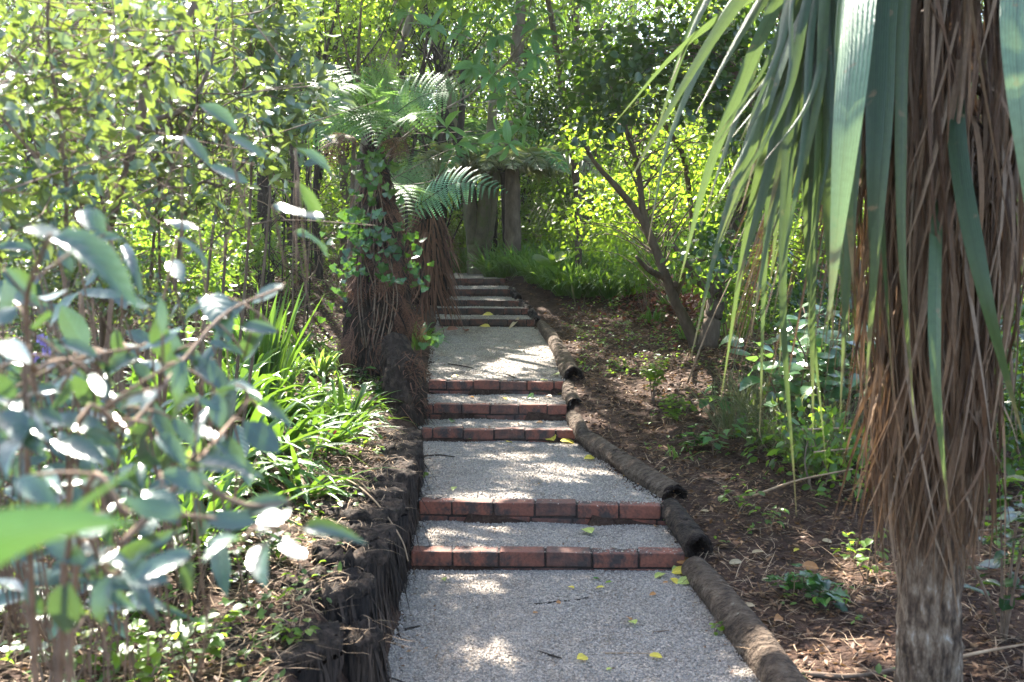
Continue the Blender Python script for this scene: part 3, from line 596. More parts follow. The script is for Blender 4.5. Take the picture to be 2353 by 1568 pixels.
def fronds(o, lst, mat='fern', seed=0, pairs=30, pj=13, solid=False):
    for k, (pts, w, up) in enumerate(lst):
        fm, sm = MB(), MB(); frond(fm, sm, pts, w, up, pairs, pj, .16, .22, seed + k, solid=solid); f = part('frond', fm, M[mat], o); part('stipe', sm, M['barkdark'], f)
def pxs(lst): return [at(*p) for p in lst]
def radial(c, n, L, rise, drop, seed, a0=0, a1=2 * PI):
    rg = np.random.default_rng(seed); out = []
    for k in range(n):
        a = a0 + (a1 - a0) * (k + rg.uniform(-.3, .3)) / n; l = L * rg.uniform(.8, 1.1); d = A([math.cos(a), math.sin(a), 0])
        out.append(([c, c + d * l * .35 + A([0, 0, rise * l]), c + d * l * .7 + A([0, 0, rise * l * 1.1]), c + d * l + A([0, 0, (rise - drop) * l])], l * .3, (d[0] * .5, d[1] * .5 - .55, .8)))
    return out
Yf = 9.3
base = hit(865, 872); f1 = thing('tree_fern', 'big tree fern with a shaggy brown ivy covered trunk beside the upper gravel landing', 'tree fern', base)
fb = [at(862, 885, Yf), at(866, 780, Yf), at(873, 690, Yf), at(874, 600, Yf), at(868, 500, Yf), at(862, 410, Yf), at(855, 335, Yf)]
ferntrunk(f1, fb, [.31, .29, .27, .23, .17, .12, .09], 900, nd=26, seed=4, fl=(.1, .34))
c1 = at(855, 335, Yf)
fr = [(pxs([(852, 335, 9.3), (830, 250, 9.0), (780, 205, 8.7), (715, 215, 8.4), (670, 270, 8.2)]), .4, (-.2, -1, .5)), (pxs([(852, 335, 9.3), (845, 240, 9.0), (815, 195, 8.6), (770, 210, 8.2), (735, 265, 8.0)]), .36, (-.1, -.9, .6)), (pxs([(852, 335, 9.3), (858, 260, 9.3), (872, 190, 9.4), (900, 130, 9.6)]), .3, (.3, -1, .2)),
      (pxs([(857, 335, 9.3), (900, 270, 9.2), (985, 215, 9.0), (1110, 205, 8.6)]), .36, (.1, -1, .55)), (pxs([(852, 335, 9.3), (850, 270, 8.8), (845, 265, 8.3), (865, 335, 7.9)]), .36, (0, -.8, .7)),
      (pxs([(850, 335, 9.3), (815, 290, 9.5), (760, 270, 9.6), (680, 320, 9.7)]), .36, (-.3, -.9, .6)), (pxs([(850, 335, 9.3), (820, 260, 8.8), (760, 250, 8.2), (740, 310, 7.8)]), .36, (-.2, -.9, .6)),
      (pxs([(857, 335, 9.3), (890, 240, 9.8), (960, 180, 10.3), (1050, 180, 10.8)]), .34, (0, -.7, .7)), (pxs([(855, 335, 9.3), (800, 230, 9.9), (760, 160, 10.5), (700, 150, 11)]), .33, (0, -.8, .6)),
      (pxs([(857, 335, 9.3), (900, 290, 8.9), (950, 265, 8.4), (1000, 300, 8.1)]), .32, (.1, -.9, .6))]
fronds(f1, fr, 'fern', 10, 26, 12)
fronds(f1, [(pxs([(848, 345, 9.2), (800, 310, 9.0), (770, 330, 8.8), (755, 395, 8.7)]), .2, (0, -.5, 1)), (pxs([(860, 345, 9.2), (900, 320, 9.0), (920, 370, 8.8)]), .18, (0, -.5, 1))], 'deadfrond', 40, 22, 9)
# second tree fern
b2 = hit(985, 690); f2 = thing('tree_fern', 'tree fern with a dark skirt of dead stalks, beside the far flight of steps', 'tree fern', b2)
Y2 = 11.9
ferntrunk(f2, [at(985, 700, Y2), at(988, 620, Y2), at(988, 550, Y2), at(985, 480, Y2)], [.2, .2, .19, .15], 250, nd=0, seed=8, stalks=330)
fr2 = [(pxs([(985, 480, 11.9), (965, 445, 11.2), (930, 430, 10.4), (942, 530, 9.7)]), .42, (0, -.9, .6)), (pxs([(985, 480, 11.9), (905, 420, 11.5), (870, 430, 10.8), (862, 470, 10.2)]), .32, (0, -.9, .6)),
       (pxs([(985, 480, 11.9), (950, 420, 12.2), (890, 400, 12.5), (820, 420, 12.8)]), .34, (0, -.9, .6)), (pxs([(985, 480, 11.9), (960, 400, 13), (930, 360, 13.6), (900, 350, 14.2)]), .34, (0, -.7, .7))]
fronds(f2, fr2, 'fern', 60)
fronds(f2, [(pxs([(925, 505, 10.9), (985, 455, 10.6), (1060, 418, 10.3), (1165, 442, 10.0)]), .3, (0, -.95, .5))], 'fernblue', 70, 20, 12)
# flat crowned fern further back
c3 = at(1160, 395, 16.4); b3 = hit(1172, 600); f3 = thing('tree_fern', 'flat topped tree fern spreading its crown over the far end of the path', 'tree fern', (c3[0], 16.4, ground_z(c3[0], 16.4)))
mb = MB(); tube(mb, [(c3[0] + .08, 16.6, ground_z(c3[0], 16.6) - .1), (c3[0] + .04, 16.5, 2.2), c3], [.1, .08, .08], 14, 20, .06); part('fibre_trunk', mb, M['barkdark'], f3)
fronds(f3, radial(c3, 17, 1.55, .12, .2, 3), 'fernold', 90, 34, 9, True)
fronds(f3, [(pxs([(1160, 395, 16.4), (1110, 350, 15.8), (1060, 340, 15.2), (1010, 400, 14.6)]), .34, (0, -.3, 1)), (pxs([(1160, 395, 16.4), (1120, 330, 16), (1080, 315, 15.6), (1045, 330, 15.2)]), .3, (0, -.3, 1)),
            (pxs([(1160, 395, 16.4), (1210, 350, 15.9), (1260, 350, 15.4), (1310, 400, 15)]), .34, (0, -.3, 1)), (pxs([(1160, 395, 16.4), (1180, 330, 16.4), (1215, 290, 16.6), (1250, 300, 16.8)]), .3, (0, -.8, .5))], 'fern', 120, 34, 10, True)
c4 = at(1130, 330, 17.5); f4 = thing('tree_fern', 'pale sunlit tree fern behind the flat topped fern', 'tree fern', (c4[0], 18.5, ground_z(c4[0], 18.5)))
mb = MB(); tube(mb, [(c4[0], 18.5, ground_z(c4[0], 18.5) - .1), A([c4[0], 18.5, c4[2]])], [.09, .08], 12, 20, .06); part('fibre_trunk', mb, M['barkdark'], f4)
fronds(f4, radial(A([c4[0], 18.5, c4[2]]), 13, 1.5, .25, .4, 6), 'fern', 150, 30, 8, True)
# fibrous stump
sp = MB(); sx = thing('fern_stump', 'torn reddish stump of fern roots leaning over the third and fourth steps', 'stump', hit(935, 965))
ferntrunk(sx, [at(925, 985, 8.0), at(930, 930, 8.05), at(925, 860, 8.2), at(905, 780, 8.4)], [.17, .165, .15, .1], 420, 'fernbark', 0, 21, stalks=0, fl=(.06, .2))
sk = MB(); n = 150; P0 = A([at(R.uniform(915, 970), R.uniform(800, 960), 8.0 + R.uniform(-.12, .1)) for _ in range(n)])
ribbons(sk, P0, A([.55, -.3, .1]) + R.normal(0, .5, (n, 3)), R.uniform(.08, .22, n), R.uniform(.005, .012, n), R.uniform(.2, .7, n), 6, wob=.12); part('root_fibres', sk, M['deadfrond'], sx)

# ivy on the fern
iv = thing('ivy', 'glossy ivy climbing the trunk of the big tree fern', 'ivy', base + A([.05, -.3, 0]))
IV = [(R.normal(865, 22), R.uniform(340, 430)) for _ in range(44)] + [(R.normal(845, 40), R.uniform(430, 560)) for _ in range(56)] + [(R.normal(808, 16), R.uniform(470, 640)) for _ in range(45)] + \
     [(R.normal(880, 30), R.uniform(500, 640)) for _ in range(34)] + [(R.normal(950, 22), R.uniform(540, 660)) for _ in range(26)] + [(R.normal(775, 18), R.uniform(600, 760)) for _ in range(16)] + [(R.normal(985, 10), R.uniform(770, 800)) for _ in range(5)] + [(R.normal(900, 30), R.uniform(880, 940)) for _ in range(12)]
P = A([at(x, y, 8.95 + R.uniform(-.2, .12) + (.25 if abs(x - 865) > 60 else 0) - (.7 if y > 870 else 0)) for x, y in IV]); n = len(P)
mb = MB(); D = A([0, 0, -1.]) + R.normal(0, .55, (n, 3)); leaves(mb, P, D, A([0, -1., .45]) + R.normal(0, .35, (n, 3)), R.uniform(.04, .09, n), R.uniform(.05, .095, n), IVY); part('leaves', mb, M['ivy'], iv)
mb = MB()
for k in range(9):
    x0 = R.uniform(830, 910); tube(mb, [at(x0, 800, 8.98), at(x0 + R.normal(0, 15), 680, 9.0), at(x0 + R.normal(0, 20), 560, 9.04), at(860 + R.normal(0, 15), 420, 9.1), at(858, 350, 9.2)], [.006, .004], 5, 20)
part('stems', mb, M['twig'], iv)

# ================================================================== VEGETATION
def twigs_to(mb, trunk, C, r0, rng, bend=.25):
    """thin limbs from the trunk polyline to every cluster centre"""
    T = spline(trunk, 30)
    for c in C:
        lowz = T[:, 2] < c[2] + .15; cand = T[lowz][-12:] if lowz.any() else T[:3]
        p = cand[rng.integers(0, len(cand))]; m = (p + c) / 2 + A([0, 0, bend * np.linalg.norm(c - p) * .4]) + rng.normal(0, .06, 3) * np.linalg.norm(c - p)
        if not hole_keep(spline([p, m, c], 14), 0).all(): continue
        tube(mb, [p, m, c], [r0, r0 * .6, r0 * .2], 5, 8, 0, False)
def cluster_leaves(mb, C, n, rad, L, W, rng, tm=LEAF, up=.5, droop=-.15, prune=False, flat=1.0, rosette=False, guard=True):
    """n leaves round each cluster centre C"""
    k = len(C); off = rng.normal(0, 1, (k, n, 3)); off = off / (np.linalg.norm(off, axis=-1, keepdims=True) + 1e-6) * rng.uniform(.15, 1, (k, n, 1)) ** .7 * rad
    off[..., 2] *= flat; P = (C[:, None] + off).reshape(-1, 3)
    out = unit(off.reshape(-1, 3) + 1e-6)
    D = unit(out * .7 + rng.normal(0, .55, P.shape) + A([0, 0, droop])); Nn = unit(A([0, 0, 1.]) * up + rng.normal(0, .45, P.shape) + out * .25)
    q = shade_keep(P) if prune else hole_keep(P); P, D, Nn = P[q], D[q], Nn[q]
    if guard:                                                   # nothing grows over the open path or against the lens
        g = (P[:, 0] > xle(P[:, 1]) + .02) & (P[:, 0] < xre(P[:, 1]) - .02) & (P[:, 2] < path_z(P[:, 0], P[:, 1]) + .9) & (P[:, 1] < 15)
        g |= np.linalg.norm(P - A([0, 0, HC]), axis=1) < .55
        P, D, Nn = P[~g], D[~g], Nn[~g]
    m = len(P); s = rng.uniform(.65, 1.2, m)
    return leaves(mb, P, D, Nn, L * s, W * s * rng.uniform(.85, 1.15, m), tm)
def ell(c, r, n, rng):
    v = rng.normal(0, 1, (n, 3)); v = v / np.linalg.norm(v, axis=1, keepdims=True) * rng.uniform(.1, 1, (n, 1)) ** .45
    return A(c) + v * A(r)
def tree(name, label, trunk, tr, crowns, leaf, lm, bm, seed=0, cat='tree', group=None, limbs=(), prune=False, tm=LEAF, up=.5, twig=.014, flat=.8, rough=.05, droop=-.15):
    """crowns: (px, py, Y, rx px, ry px, depth m, clusters) or world ellipsoids ('w', c, r, n)"""
    rng = np.random.default_rng(seed); trunk = A(trunk, float); o = thing(name, label, cat, trunk[0], group)
    mb = MB(); tube(mb, trunk, tr, 12, max(10, 6 * len(trunk)), rough, rng=rng, lump=lumps(seed, .05))
    for (pts, r) in limbs: tube(mb, pts, r, 9, 16, rough * .7, rng=rng, lump=lumps(seed + 1, .05))
    C = []
    for c in crowns:
        if c[0] == 'w': C.append(ell(c[1], c[2], c[3], rng))
        else:
            k = c[2] / FPX; C.append(ell(at(*c[:3]), (c[3] * k, c[5], c[4] * k), c[6], rng))
    C = np.vstack(C); g = C[:, 2] > ground_z(C[:, 0], C[:, 1]) + .05; C = C[g]
    tm_ = trunk if not limbs else np.vstack([trunk] + [spline(p, 8) for p, _ in limbs])
    twigs_to(mb, trunk if not limbs else trunk, C[rng.random(len(C)) < .75], twig, rng)
    part('trunk', mb, M[bm], o)
    n, rad, L, W = leaf; mb = MB(); cluster_leaves(mb, C, n, rad, L, W, rng, tm, up, droop, prune, flat)
    part('crown', mb, M[lm], o); return o
def pt(px, py, Y): return tuple(at(px, py, Y))
def root(px, Y): return tuple(onground(px, Y, -.05))

# --- the lit understorey trees right of the path
tree('leaning_tree', 'leaning brown tree forking into slender bare limbs over the red leaf litter', [pt(1604, 806, 10.2), pt(1575, 740, 10.15), pt(1549, 686, 10.1), pt(1514, 593, 10), pt(1480, 500, 10), pt(1470, 417, 10), pt(1457, 352, 10), pt(1432, 280, 10), pt(1400, 180, 10.2)],
     [.065, .058, .052, .046, .036, .03, .026, .022, .016], [(1450, 330, 10.3, 150, 90, .35, 22), (1560, 430, 10.6, 160, 110, .35, 28), (1380, 470, 10.8, 110, 80, .3, 15), (1660, 300, 10.5, 120, 110, .35, 16), (1500, 210, 9.9, 160, 80, .35, 13), (1400, 560, 11.2, 90, 40, .3, 7)],
     (30, .3, .07, .045), 'lime', 'bark', 21, limbs=[([pt(1500, 560, 10), pt(1470, 497, 10), pt(1417, 431, 9.9), pt(1373, 382, 9.8), pt(1340, 330, 9.7)], [.045, .036, .03, .022, .012]), ([pt(1549, 690, 10.1), pt(1590, 560, 10.3), pt(1575, 382, 10.4), pt(1544, 312, 10.3), pt(1513, 263, 10.1), pt(1500, 190, 10)], [.034, .03, .026, .024, .02, .012]),
     ([pt(1530, 640, 10.1), pt(1490, 620, 9.8), pt(1462, 590, 9.6)], [.035, .028, .015]), ([pt(1540, 670, 10.1), pt(1600, 600, 9.9), pt(1700, 590, 9.7)], [.04, .03, .02])], twig=.009)
tree('broadleaf_tree', 'dark trunked small tree behind the hanging green sword leaves', [pt(1626, 796, 9.4), pt(1636, 740, 9.4), pt(1648, 680, 9.5), pt(1650, 610, 9.5), pt(1690, 520, 9.7), pt(1720, 400, 9.8), pt(1730, 250, 10), pt(1700, 60, 10)], [.1, .085, .08, .065, .05, .04, .03, .02],
     [(1730, 420, 9.8, 130, 120, .6, 36), (1640, 600, 9.2, 90, 50, .35, 8), (1820, 560, 10, 120, 120, .6, 24), (1760, 180, 10, 160, 140, .6, 34), (1900, 300, 10.5, 160, 160, .6, 26)], (30, .3, .085, .06), 'mid', 'bark', 22, limbs=[([pt(1648, 680, 9.5), pt(1600, 640, 9.3), pt(1545, 560, 9.2)], [.05, .035, .02])], twig=.01)
tree('heart_leaved_tree', 'dark glossy heart leaved tree whose branches reach over from behind the green sword leaves', [root(2010, 8.6), pt(1960, 600, 8.5), pt(1850, 330, 8.4), pt(1700, 180, 8.2), pt(1520, 120, 8.0)], [.07, .06, .045, .03, .012],
     [(1450, 150, 8.0, 130, 90, .5, 18), (1600, 100, 8, 160, 110, .5, 26), (1390, 260, 8.2, 80, 60, .4, 9), (1540, 250, 8.1, 90, 60, .4, 10), (1760, 260, 8.3, 130, 90, .5, 16), (1640, 560, 8.2, 50, 40, .3, 5)], (30, .26, .078, .066), 'dark', 'bark', 23, up=.8, tm=BIGL, twig=.008)
tree('camellia_tree', 'dense dark glossy tree filling the shade high above the umbrella shaped fern', [root(1330, 14.4), pt(1325, 420, 14.2), pt(1300, 260, 13.8), pt(1270, 60, 13.5), pt(1230, -160, 13.2)], [.05, .05, .045, .04, .03],
     [(1190, 40, 13, 160, 90, .6, 44), (1330, 180, 13, 170, 100, .6, 60), (1270, 250, 13.2, 120, 60, .5, 30), (1460, 90, 13, 150, 130, .6, 44), (1130, 130, 13, 90, 40, .4, 14), (1420, 270, 13, 90, 60, .4, 14)], (66, .36, .07, .042), 'dark', 'bark', 24, twig=.012, up=.7)
# --- trunks at the head of the path
tree('stemmed_tree', 'mossy tree with several stout stems rising together beyond the top step', [root(1100, 16.9), pt(1092, 560, 16.9), pt(1082, 500, 16.9), pt(1072, 430, 17), pt(1050, 330, 17.2), pt(1030, 180, 17.5), pt(1000, -60, 18)], [.19, .16, .12, .1, .09, .08, .06],
     [(1040, 60, 18, 190, 110, 1.2, 34), (930, -60, 18, 200, 110, 1.2, 30), (1120, 250, 18.2, 130, 80, .8, 18)], (70, .5, .085, .055), 'mid', 'barkmoss', 25,
     limbs=[([pt(1094, 580, 16.85), pt(1106, 520, 16.8), pt(1116, 440, 16.8), pt(1130, 300, 17), pt(1135, 120, 17.2)], [.14, .12, .11, .09, .06]), ([pt(1110, 590, 17), pt(1124, 520, 17), pt(1136, 440, 17.1), pt(1160, 300, 17.4)], [.1, .09, .08, .06]), ([pt(1086, 560, 16.8), pt(1080, 480, 16.7), pt(1078, 430, 16.7)], [.1, .09, .08])])
tree('rough_trunked_tree', 'straight rough barked trunk standing in the grass beyond the top step', [root(1180, 16), pt(1178, 560, 16), pt(1177, 430, 16), pt(1176, 290, 16.1), pt(1190, 100, 16.4), pt(1210, -160, 17)], [.14, .125, .12, .115, .1, .08],
     [(1250, -40, 16.5, 200, 140, 1.2, 40), (1200, 180, 17.5, 140, 60, 1, 16)], (60, .5, .08, .05), 'mid', 'bark', 26)
tree('dark_leaning_tree', 'dark smooth trunk forking above the fern fronds, left of the rough trunk', [root(1098, 17.6), pt(1088, 450, 17.3), pt(1062, 385, 16.4), pt(1045, 313, 15.4), pt(1018, 240, 15.3), pt(1000, 120, 15.5), pt(960, -60, 15.8)], [.06, .06, .06, .058, .05, .045, .03],
     [(980, 30, 15.8, 170, 110, 1, 24)], (60, .5, .08, .05), 'lime', 'barkdark', 27, limbs=[([pt(1052, 340, 15.2), pt(1062, 250, 15.3), pt(1064, 120, 15.5), pt(1070, -40, 15.7)], [.06, .05, .04, .03])])
tree('pale_leaning_tree', 'pale grey trunk leaning right above the big tree fern', [root(800, 13.6), pt(840, 330, 13.6), pt(882, 204, 13.6), pt(945, 36, 13.6), pt(985, -120, 13.7)], [.08, .07, .062, .05, .03],
     [(960, -120, 13.6, 220, 90, 1, 26), (860, 90, 13.8, 120, 60, .8, 10)], (60, .45, .075, .045), 'lime', 'barkpale', 28)
# --- thicket on the left
TH = [(612, 12.6, 'stout black trunk in the left thicket', .085, 'barkdark', (600, 180)), (681, 13.2, 'straight dark trunk between the stout black trunk and the big tree fern', .06, 'barkdark', (690, 120)), (736, 13.4, 'slim dark trunk close behind the big tree fern', .045, 'barkdark', (740, 60)),
      (524, 13.8, 'slim brown trunk left of the stout black trunk', .05, 'bark', (500, 120)), (400, 12.4, 'crooked brown trunk deep behind the small leaved shrubs', .07, 'bark', (360, 40)), (790, 14.6, 'reddish trunk showing just left of the ivy', .06, 'bark', (800, 60)),
      (250, 11.6, 'brown trunk behind the sunlit left shrubs', .07, 'bark', (220, 100)), (80, 11.0, 'trunk at the far left behind the shrubs', .07, 'barkdark', (60, 100))]
for k, (px, Y, lab, r, bm, (cx, cy)) in enumerate(TH):
    tree('thicket_tree', lab, [root(px, Y), pt(px + R.normal(0, 5), 480, Y), pt(px - 6, 340, Y), pt(px + R.normal(0, 25), 150, Y + .2), pt(px + R.normal(0, 40), -120, Y + .3)], [r * 1.2, r, r * .9, r * .7, r * .4],
         [(cx, cy, Y + .3, 150, 110, 1, 22), (cx + 40, cy - 150, Y, 150, 60, .6, 8), (px + R.normal(0, 40), 390, Y + .5, 90, 110, .7, 16)], (58, .42, .065, .038), ['mid', 'dark', 'lime'][k % 3], bm, 60 + k, group='trees of the left thicket')
# thin leaning stems above the fern
for k in range(12):
    x0 = R.uniform(640, 960); x1 = x0 + R.uniform(20, 170) * (1 if x0 < 850 else R.choice([-1, 1])); Y = R.uniform(11.5, 15)
    tree('thin_sapling', 'thin bare leaning sapling among the brushwood above the big tree fern', [root(x0, Y), pt(x0, 420, Y), pt(x0 + (x1 - x0) * .4, 230, Y), pt((x0 + 2 * x1) / 3 + R.normal(0, 15), 100, Y), pt(x1, -60, Y)], [.028, .026, .022, .018, .01],
         [(x1, 0, Y, 70, 50, .5, 5)], (26, .3, .06, .035), 'lime', 'barkdark' if k % 3 else 'bark', 90 + k, cat='sapling', group='thin saplings in the brushwood', limbs=[([pt(x0 + (x1 - x0) * .3, 270, Y), pt(x1 + 60, 110, Y), pt(x1 + 110, 0, Y)], [.014, .01, .005]), ([pt(x0 + (x1 - x0) * .45, 210, Y), pt(x1 - 50, 80, Y), pt(x1 - 70, -30, Y)], [.012, .009, .005])], twig=.006)
for k in range(9):
    px = R.uniform(480, 800); Y = R.uniform(10, 12.5)
    s = MB(); b = onground(px, Y); tube(s, [b, pt(px + R.normal(0, 8), 480, Y), pt(px + R.normal(0, 20), 300, Y)], [.009, .008, .005], 6, 12, .05)
    for q in range(4): z = R.uniform(.3, 1.5); tube(s, [b + A([0, 0, z]), b + A([R.normal(0, .25), R.normal(0, .2), z + .25]), b + A([R.normal(0, .45), R.normal(0, .3), z + .4])], [.007, .005, .003], 5, 8)
    single('bare_stem', s, M['twig' if k % 2 else 'barkdark'], 'thin bare upright stem in the dim thicket left of the ivy', 'stem', b, 'bare stems in the left thicket')
# --- trees added for shade: crowns mostly above the frame, thinned where sun patches fall
ov = [('w', (-2.2, 10.5, 6.0), (2.6, 2.6, 1.2), 110), ('w', (-.4, 9.5, 5.2), (1.6, 2.6, .8), 110), ('w', (.5, 12.5, 5.9), (2.0, 2.4, .9), 80), ('w', (-1.3, 8.0, 4.6), (1.7, 1.5, .8), 90), ('w', (-1.8, 14.5, 7.2), (3, 2.4, 1.2), 100), ('w', (-2, 17.8, 7.0), (1.9, 2, .9), 60), ('w', (-2, 16.6, 5.9), (1.6, 1.5, .7), 80), ('w', (-2.4, 19.3, 7.6), (1.7, 1.6, .7), 60)]
tree('added_shade_tree', 'tall tree added on the left bank, its mostly unseen high crown shading the path', [root(380, 10.6), (-3.6, 10.5, 3.0), (-2.8, 10.4, 5.0), (-1.6, 10.3, 6.2)], [.16, .13, .1, .05], ov, (58, .55, .12, .07), 'mid', 'bark', 41, prune=True, up=.9, twig=.009)
ov2 = [('w', (1.3, 8.5, 4.9), (1.5, 2.4, .7), 60), ('w', (2.6, 11.5, 5.6), (1.8, 2.6, .9), 70), ('w', (1.2, 6.4, 4.1), (1.3, 1.3, .6), 36)]
tree('added_shade_tree', 'tall tree added right of the path, its unseen high crown shading the right bank', [root(1905, 11), (3.4, 11.2, 2.8), (2.9, 11, 4.6), (2.2, 10.5, 5.6)], [.14, .12, .09, .05], ov2, (58, .55, .12, .07), 'mid', 'bark', 42, prune=True, up=.9, twig=.009)
# broad leaved sprays hanging into the top of the view
def spray(name, label, stem, tips, L, W, lm, cat='tree', nl=8, bm='barkpale', seed=0, r=(.02, .004), group=None, tw=.004, up=.6, tm=BIGL):
    rng = np.random.default_rng(seed); o = thing(name, label, cat, stem[0], group); mb = MB(); tube(mb, stem, np.linspace(r[0], r[1], 6), 7, 24, .04, rng=rng)
    S = spline(stem, 40); fm = MB()
    for c in tips:
        c = A(c); w = np.linalg.norm(S - c, axis=1); w[S[:, 2] > c[2] + .3] += 2; i = max(0, np.argmin(w) - 5); p = S[i]
        tube(mb, [p, (p + c) / 2 + rng.normal(0, .04, 3) * np.linalg.norm(p - c), c], [tw * 1.5, tw, tw * .7], 5, 8, 0, False)
        k = nl + rng.integers(-2, 3); a = rng.uniform(0, 6.3) + np.arange(k) * 2.4; ax = unit(unit(c - p) + A([0, 0, .3])); e = unit(np.cross(ax, rand_dirs(1, rng)[0])); f = np.cross(ax, e)
        D = np.cos(a)[:, None] * e + np.sin(a)[:, None] * f + ax * rng.uniform(-.1, .9, (k, 1)) + A([0, 0, -.25]); s = rng.uniform(.6, 1.1, k)
        leaves(fm, c - ax * rng.uniform(0, .06, (k, 1)), D, ax * .5 + A([0, 0, up]) + rng.normal(0, .3, (k, 3)), L * s, W * s, tm)
    part('branches', mb, M[bm], o); part('leaves', fm, M[lm], o); return o
spray('broadleaf_sapling', 'slender sapling with fresh broad leaves in whorls against the dark camellia', [root(880, 9.8), pt(884, 560, 9.8), pt(880, 380, 9.7), pt(960, 290, 9.2), pt(1090, 210, 8.4), pt(1190, 110, 7.8), pt(1230, -40, 7.4)],
      [pt(x, y, 7.5 + R.normal(0, .2)) for x, y in [(1110, 25), (1180, 20), (1232, 60), (1140, 80), (1275, 25), (1235, 125), (1190, 180), (1160, 220), (1215, 240), (1145, 300), (1172, 330), (1205, 290), (1090, 150), (1060, 60), (1130, 170), (1050, 330), (1030, 290), (990, 60), (930, 20), (1330, -10)]], .17, .075, 'broad', nl=7, seed=3, r=(.014, .004), tw=.003)
# --- far woods beyond: five kinds, copied
GR = 'trees of the wood beyond the garden'
protos = []
for k in range(5):
    h = [7, 8.5, 6.5, 9, 7.5][k]; cr = [('w', (R.normal(0, .9), R.normal(0, .7), h * f + R.normal(0, .2)), (1.7, 1.3, .9), 15) for f in (.08, .2, .32, .45, .6, .75, .88)]
    protos.append((h, cr))
def bare_copy(src, loc, rz, sc, label):
    r = src.copy(); COL.objects.link(r); r.location = loc; r.rotation_euler = (0, 0, rz); r.scale = (sc,) * 3; r['label'] = label; THINGS.append(r)
    for ch in src.children: c = ch.copy(); COL.objects.link(c); c.parent = r
    return r
spots = [(x + R.normal(0, .5), y + R.normal(0, .5)) for (y, n) in ((18.5, 8), (20.5, 9), (22.5, 10), (25, 12), (28, 13)) for x in np.linspace(-.44 * y, .44 * y, n)]
pr = []
far_lab = 'leafy tree of the far wood, seen through the gaps between nearer trees'
_gz = ground_z; 
for k, (h, cr) in enumerate(protos):
    x, y = spots[k]; z = float(_gz(x, y)); ground_save = ground_z; ground_z = lambda x, y: np.zeros(np.shape(x)) - 1
    o = tree('wood_tree', far_lab, [(0, 0, -.1), (.1, 0, h * .3), (-.1, .1, h * .6), (0, 0, h)], [.12, .1, .07, .03], cr, (56, .55, .115, .07), ['lime', 'dark', 'mid', 'dark', 'mid'][k], ['bark', 'barkdark'][k % 2], 200 + k, group=GR, tm=DIAM, twig=.02)
    ground_z = ground_save; o.location = (x, y, z); pr.append(o)
for k, (x, y) in enumerate(spots[5:]): bare_copy(pr[int(R.integers(0, 5))], (x, y, float(ground_z(x, y)) - .1), R.uniform(0, 6.3), R.uniform(.8, 1.15) * (.78 if y < 21.6 else 1), far_lab)

# ------------------------------------------------------------------ cabbage tree in the right foreground
def strip(mb, pts, W, side, m=16, keel=.12, prof=None, twist=0, rng=R):
    P = spline(pts, m); t = np.linspace(0, 1, m); T = unit(np.gradient(P, axis=0)); S = np.broadcast_to(unit(A(side, float)), P.shape); S = unit(S - (S * T).sum(-1, keepdims=True) * T); U = np.cross(S, T)
    a = (twist * t)[:, None]; S, U = np.cos(a) * S + np.sin(a) * U, np.cos(a) * U - np.sin(a) * S
    if prof is None: prof = np.minimum(1, np.minimum(.7 + t, (1.015 - t) * 2.2))
    h = (W / 2 * prof)[:, None]; V = np.stack([P - S * h, P - U * h * 2 * keel, P + S * h], 1).reshape(-1, 3); i = np.arange(m - 1)
    return mb.add(V, *[np.stack([i * 3 + c, i * 3 + c + 1, i * 3 + c + 4, i * 3 + c + 3], 1) for c in (0, 1)], uv=np.stack(np.broadcast_arrays(t[:, None], A([0, .5, 1])[None]), -1))
rg = np.random.default_rng(70); CY = 3.25; cbx = (2152 - 1176.5) * CY / FPX
cb = thing('cabbage_tree', 'cabbage tree with a corky trunk, brown skirt of dead leaves and hanging green sword leaves', 'tree', (cbx, CY, float(ground_z(cbx, CY))))
mb = MB(); tube(mb, [(cbx + .005, CY, ground_z(cbx, CY) - .1), (cbx + .008, CY, .25), (cbx, CY, .6), (cbx - .01, CY, 1.4), (cbx - .02, CY, 2.6), (cbx - .02, CY, 3.4)], [.112, .104, .1, .095, .09, .06], 32, 70, .03, lump=lambda t, a: 1 + .03 * np.sin(9 * a + 20 * t) + .03 * np.sin(4 * a + 11 * t) + .025 * np.sin(15 * a - 30 * t))
part('trunk', mb, M['cabbark'], cb)
def skirt(n, zlo, zhi, W, L, flare, seed, endz=.62):
    rg = np.random.default_rng(seed); mb = MB()
    for k in range(n):
        a = rg.uniform(0, 2 * PI) if rg.random() < .4 else rg.uniform(PI * .95, 2.05 * PI); d = A([math.cos(a), math.sin(a), 0]); tn = A([-d[1], d[0], 0])
        z0 = rg.uniform(zlo, zhi); l = rg.uniform(*L); z1 = max(z0 - l, endz + rg.normal(0, .1)); fl_ = flare * rg.uniform(.4, 1.1) * np.clip((z1 - .35) / .7, .45, 1)
        c = A([cbx - .01, CY, 0]); sw = rg.normal(0, .07)
        p = [c + d * .1 + A([0, 0, z0]), c + d * (.1 + fl_ * .75) + tn * sw * .4 + A([0, 0, z0 - .12 * (z0 - z1)]), c + d * (.1 + fl_) + tn * sw + A([0, 0, z0 * .45 + z1 * .55]), c + d * (.08 + fl_ * rg.uniform(.3, .85)) + tn * sw * 1.6 + A([0, 0, z1])]
        strip(mb, p, rg.uniform(*W), tn * 1 + d * rg.normal(0, .6), 10, rg.uniform(-.4, .5), twist=rg.normal(0, .9), rng=rg)
    return mb
sk_ = skirt(760, 1.15, 3.1, (.007, .022), (.6, 1.5), .165, 5)
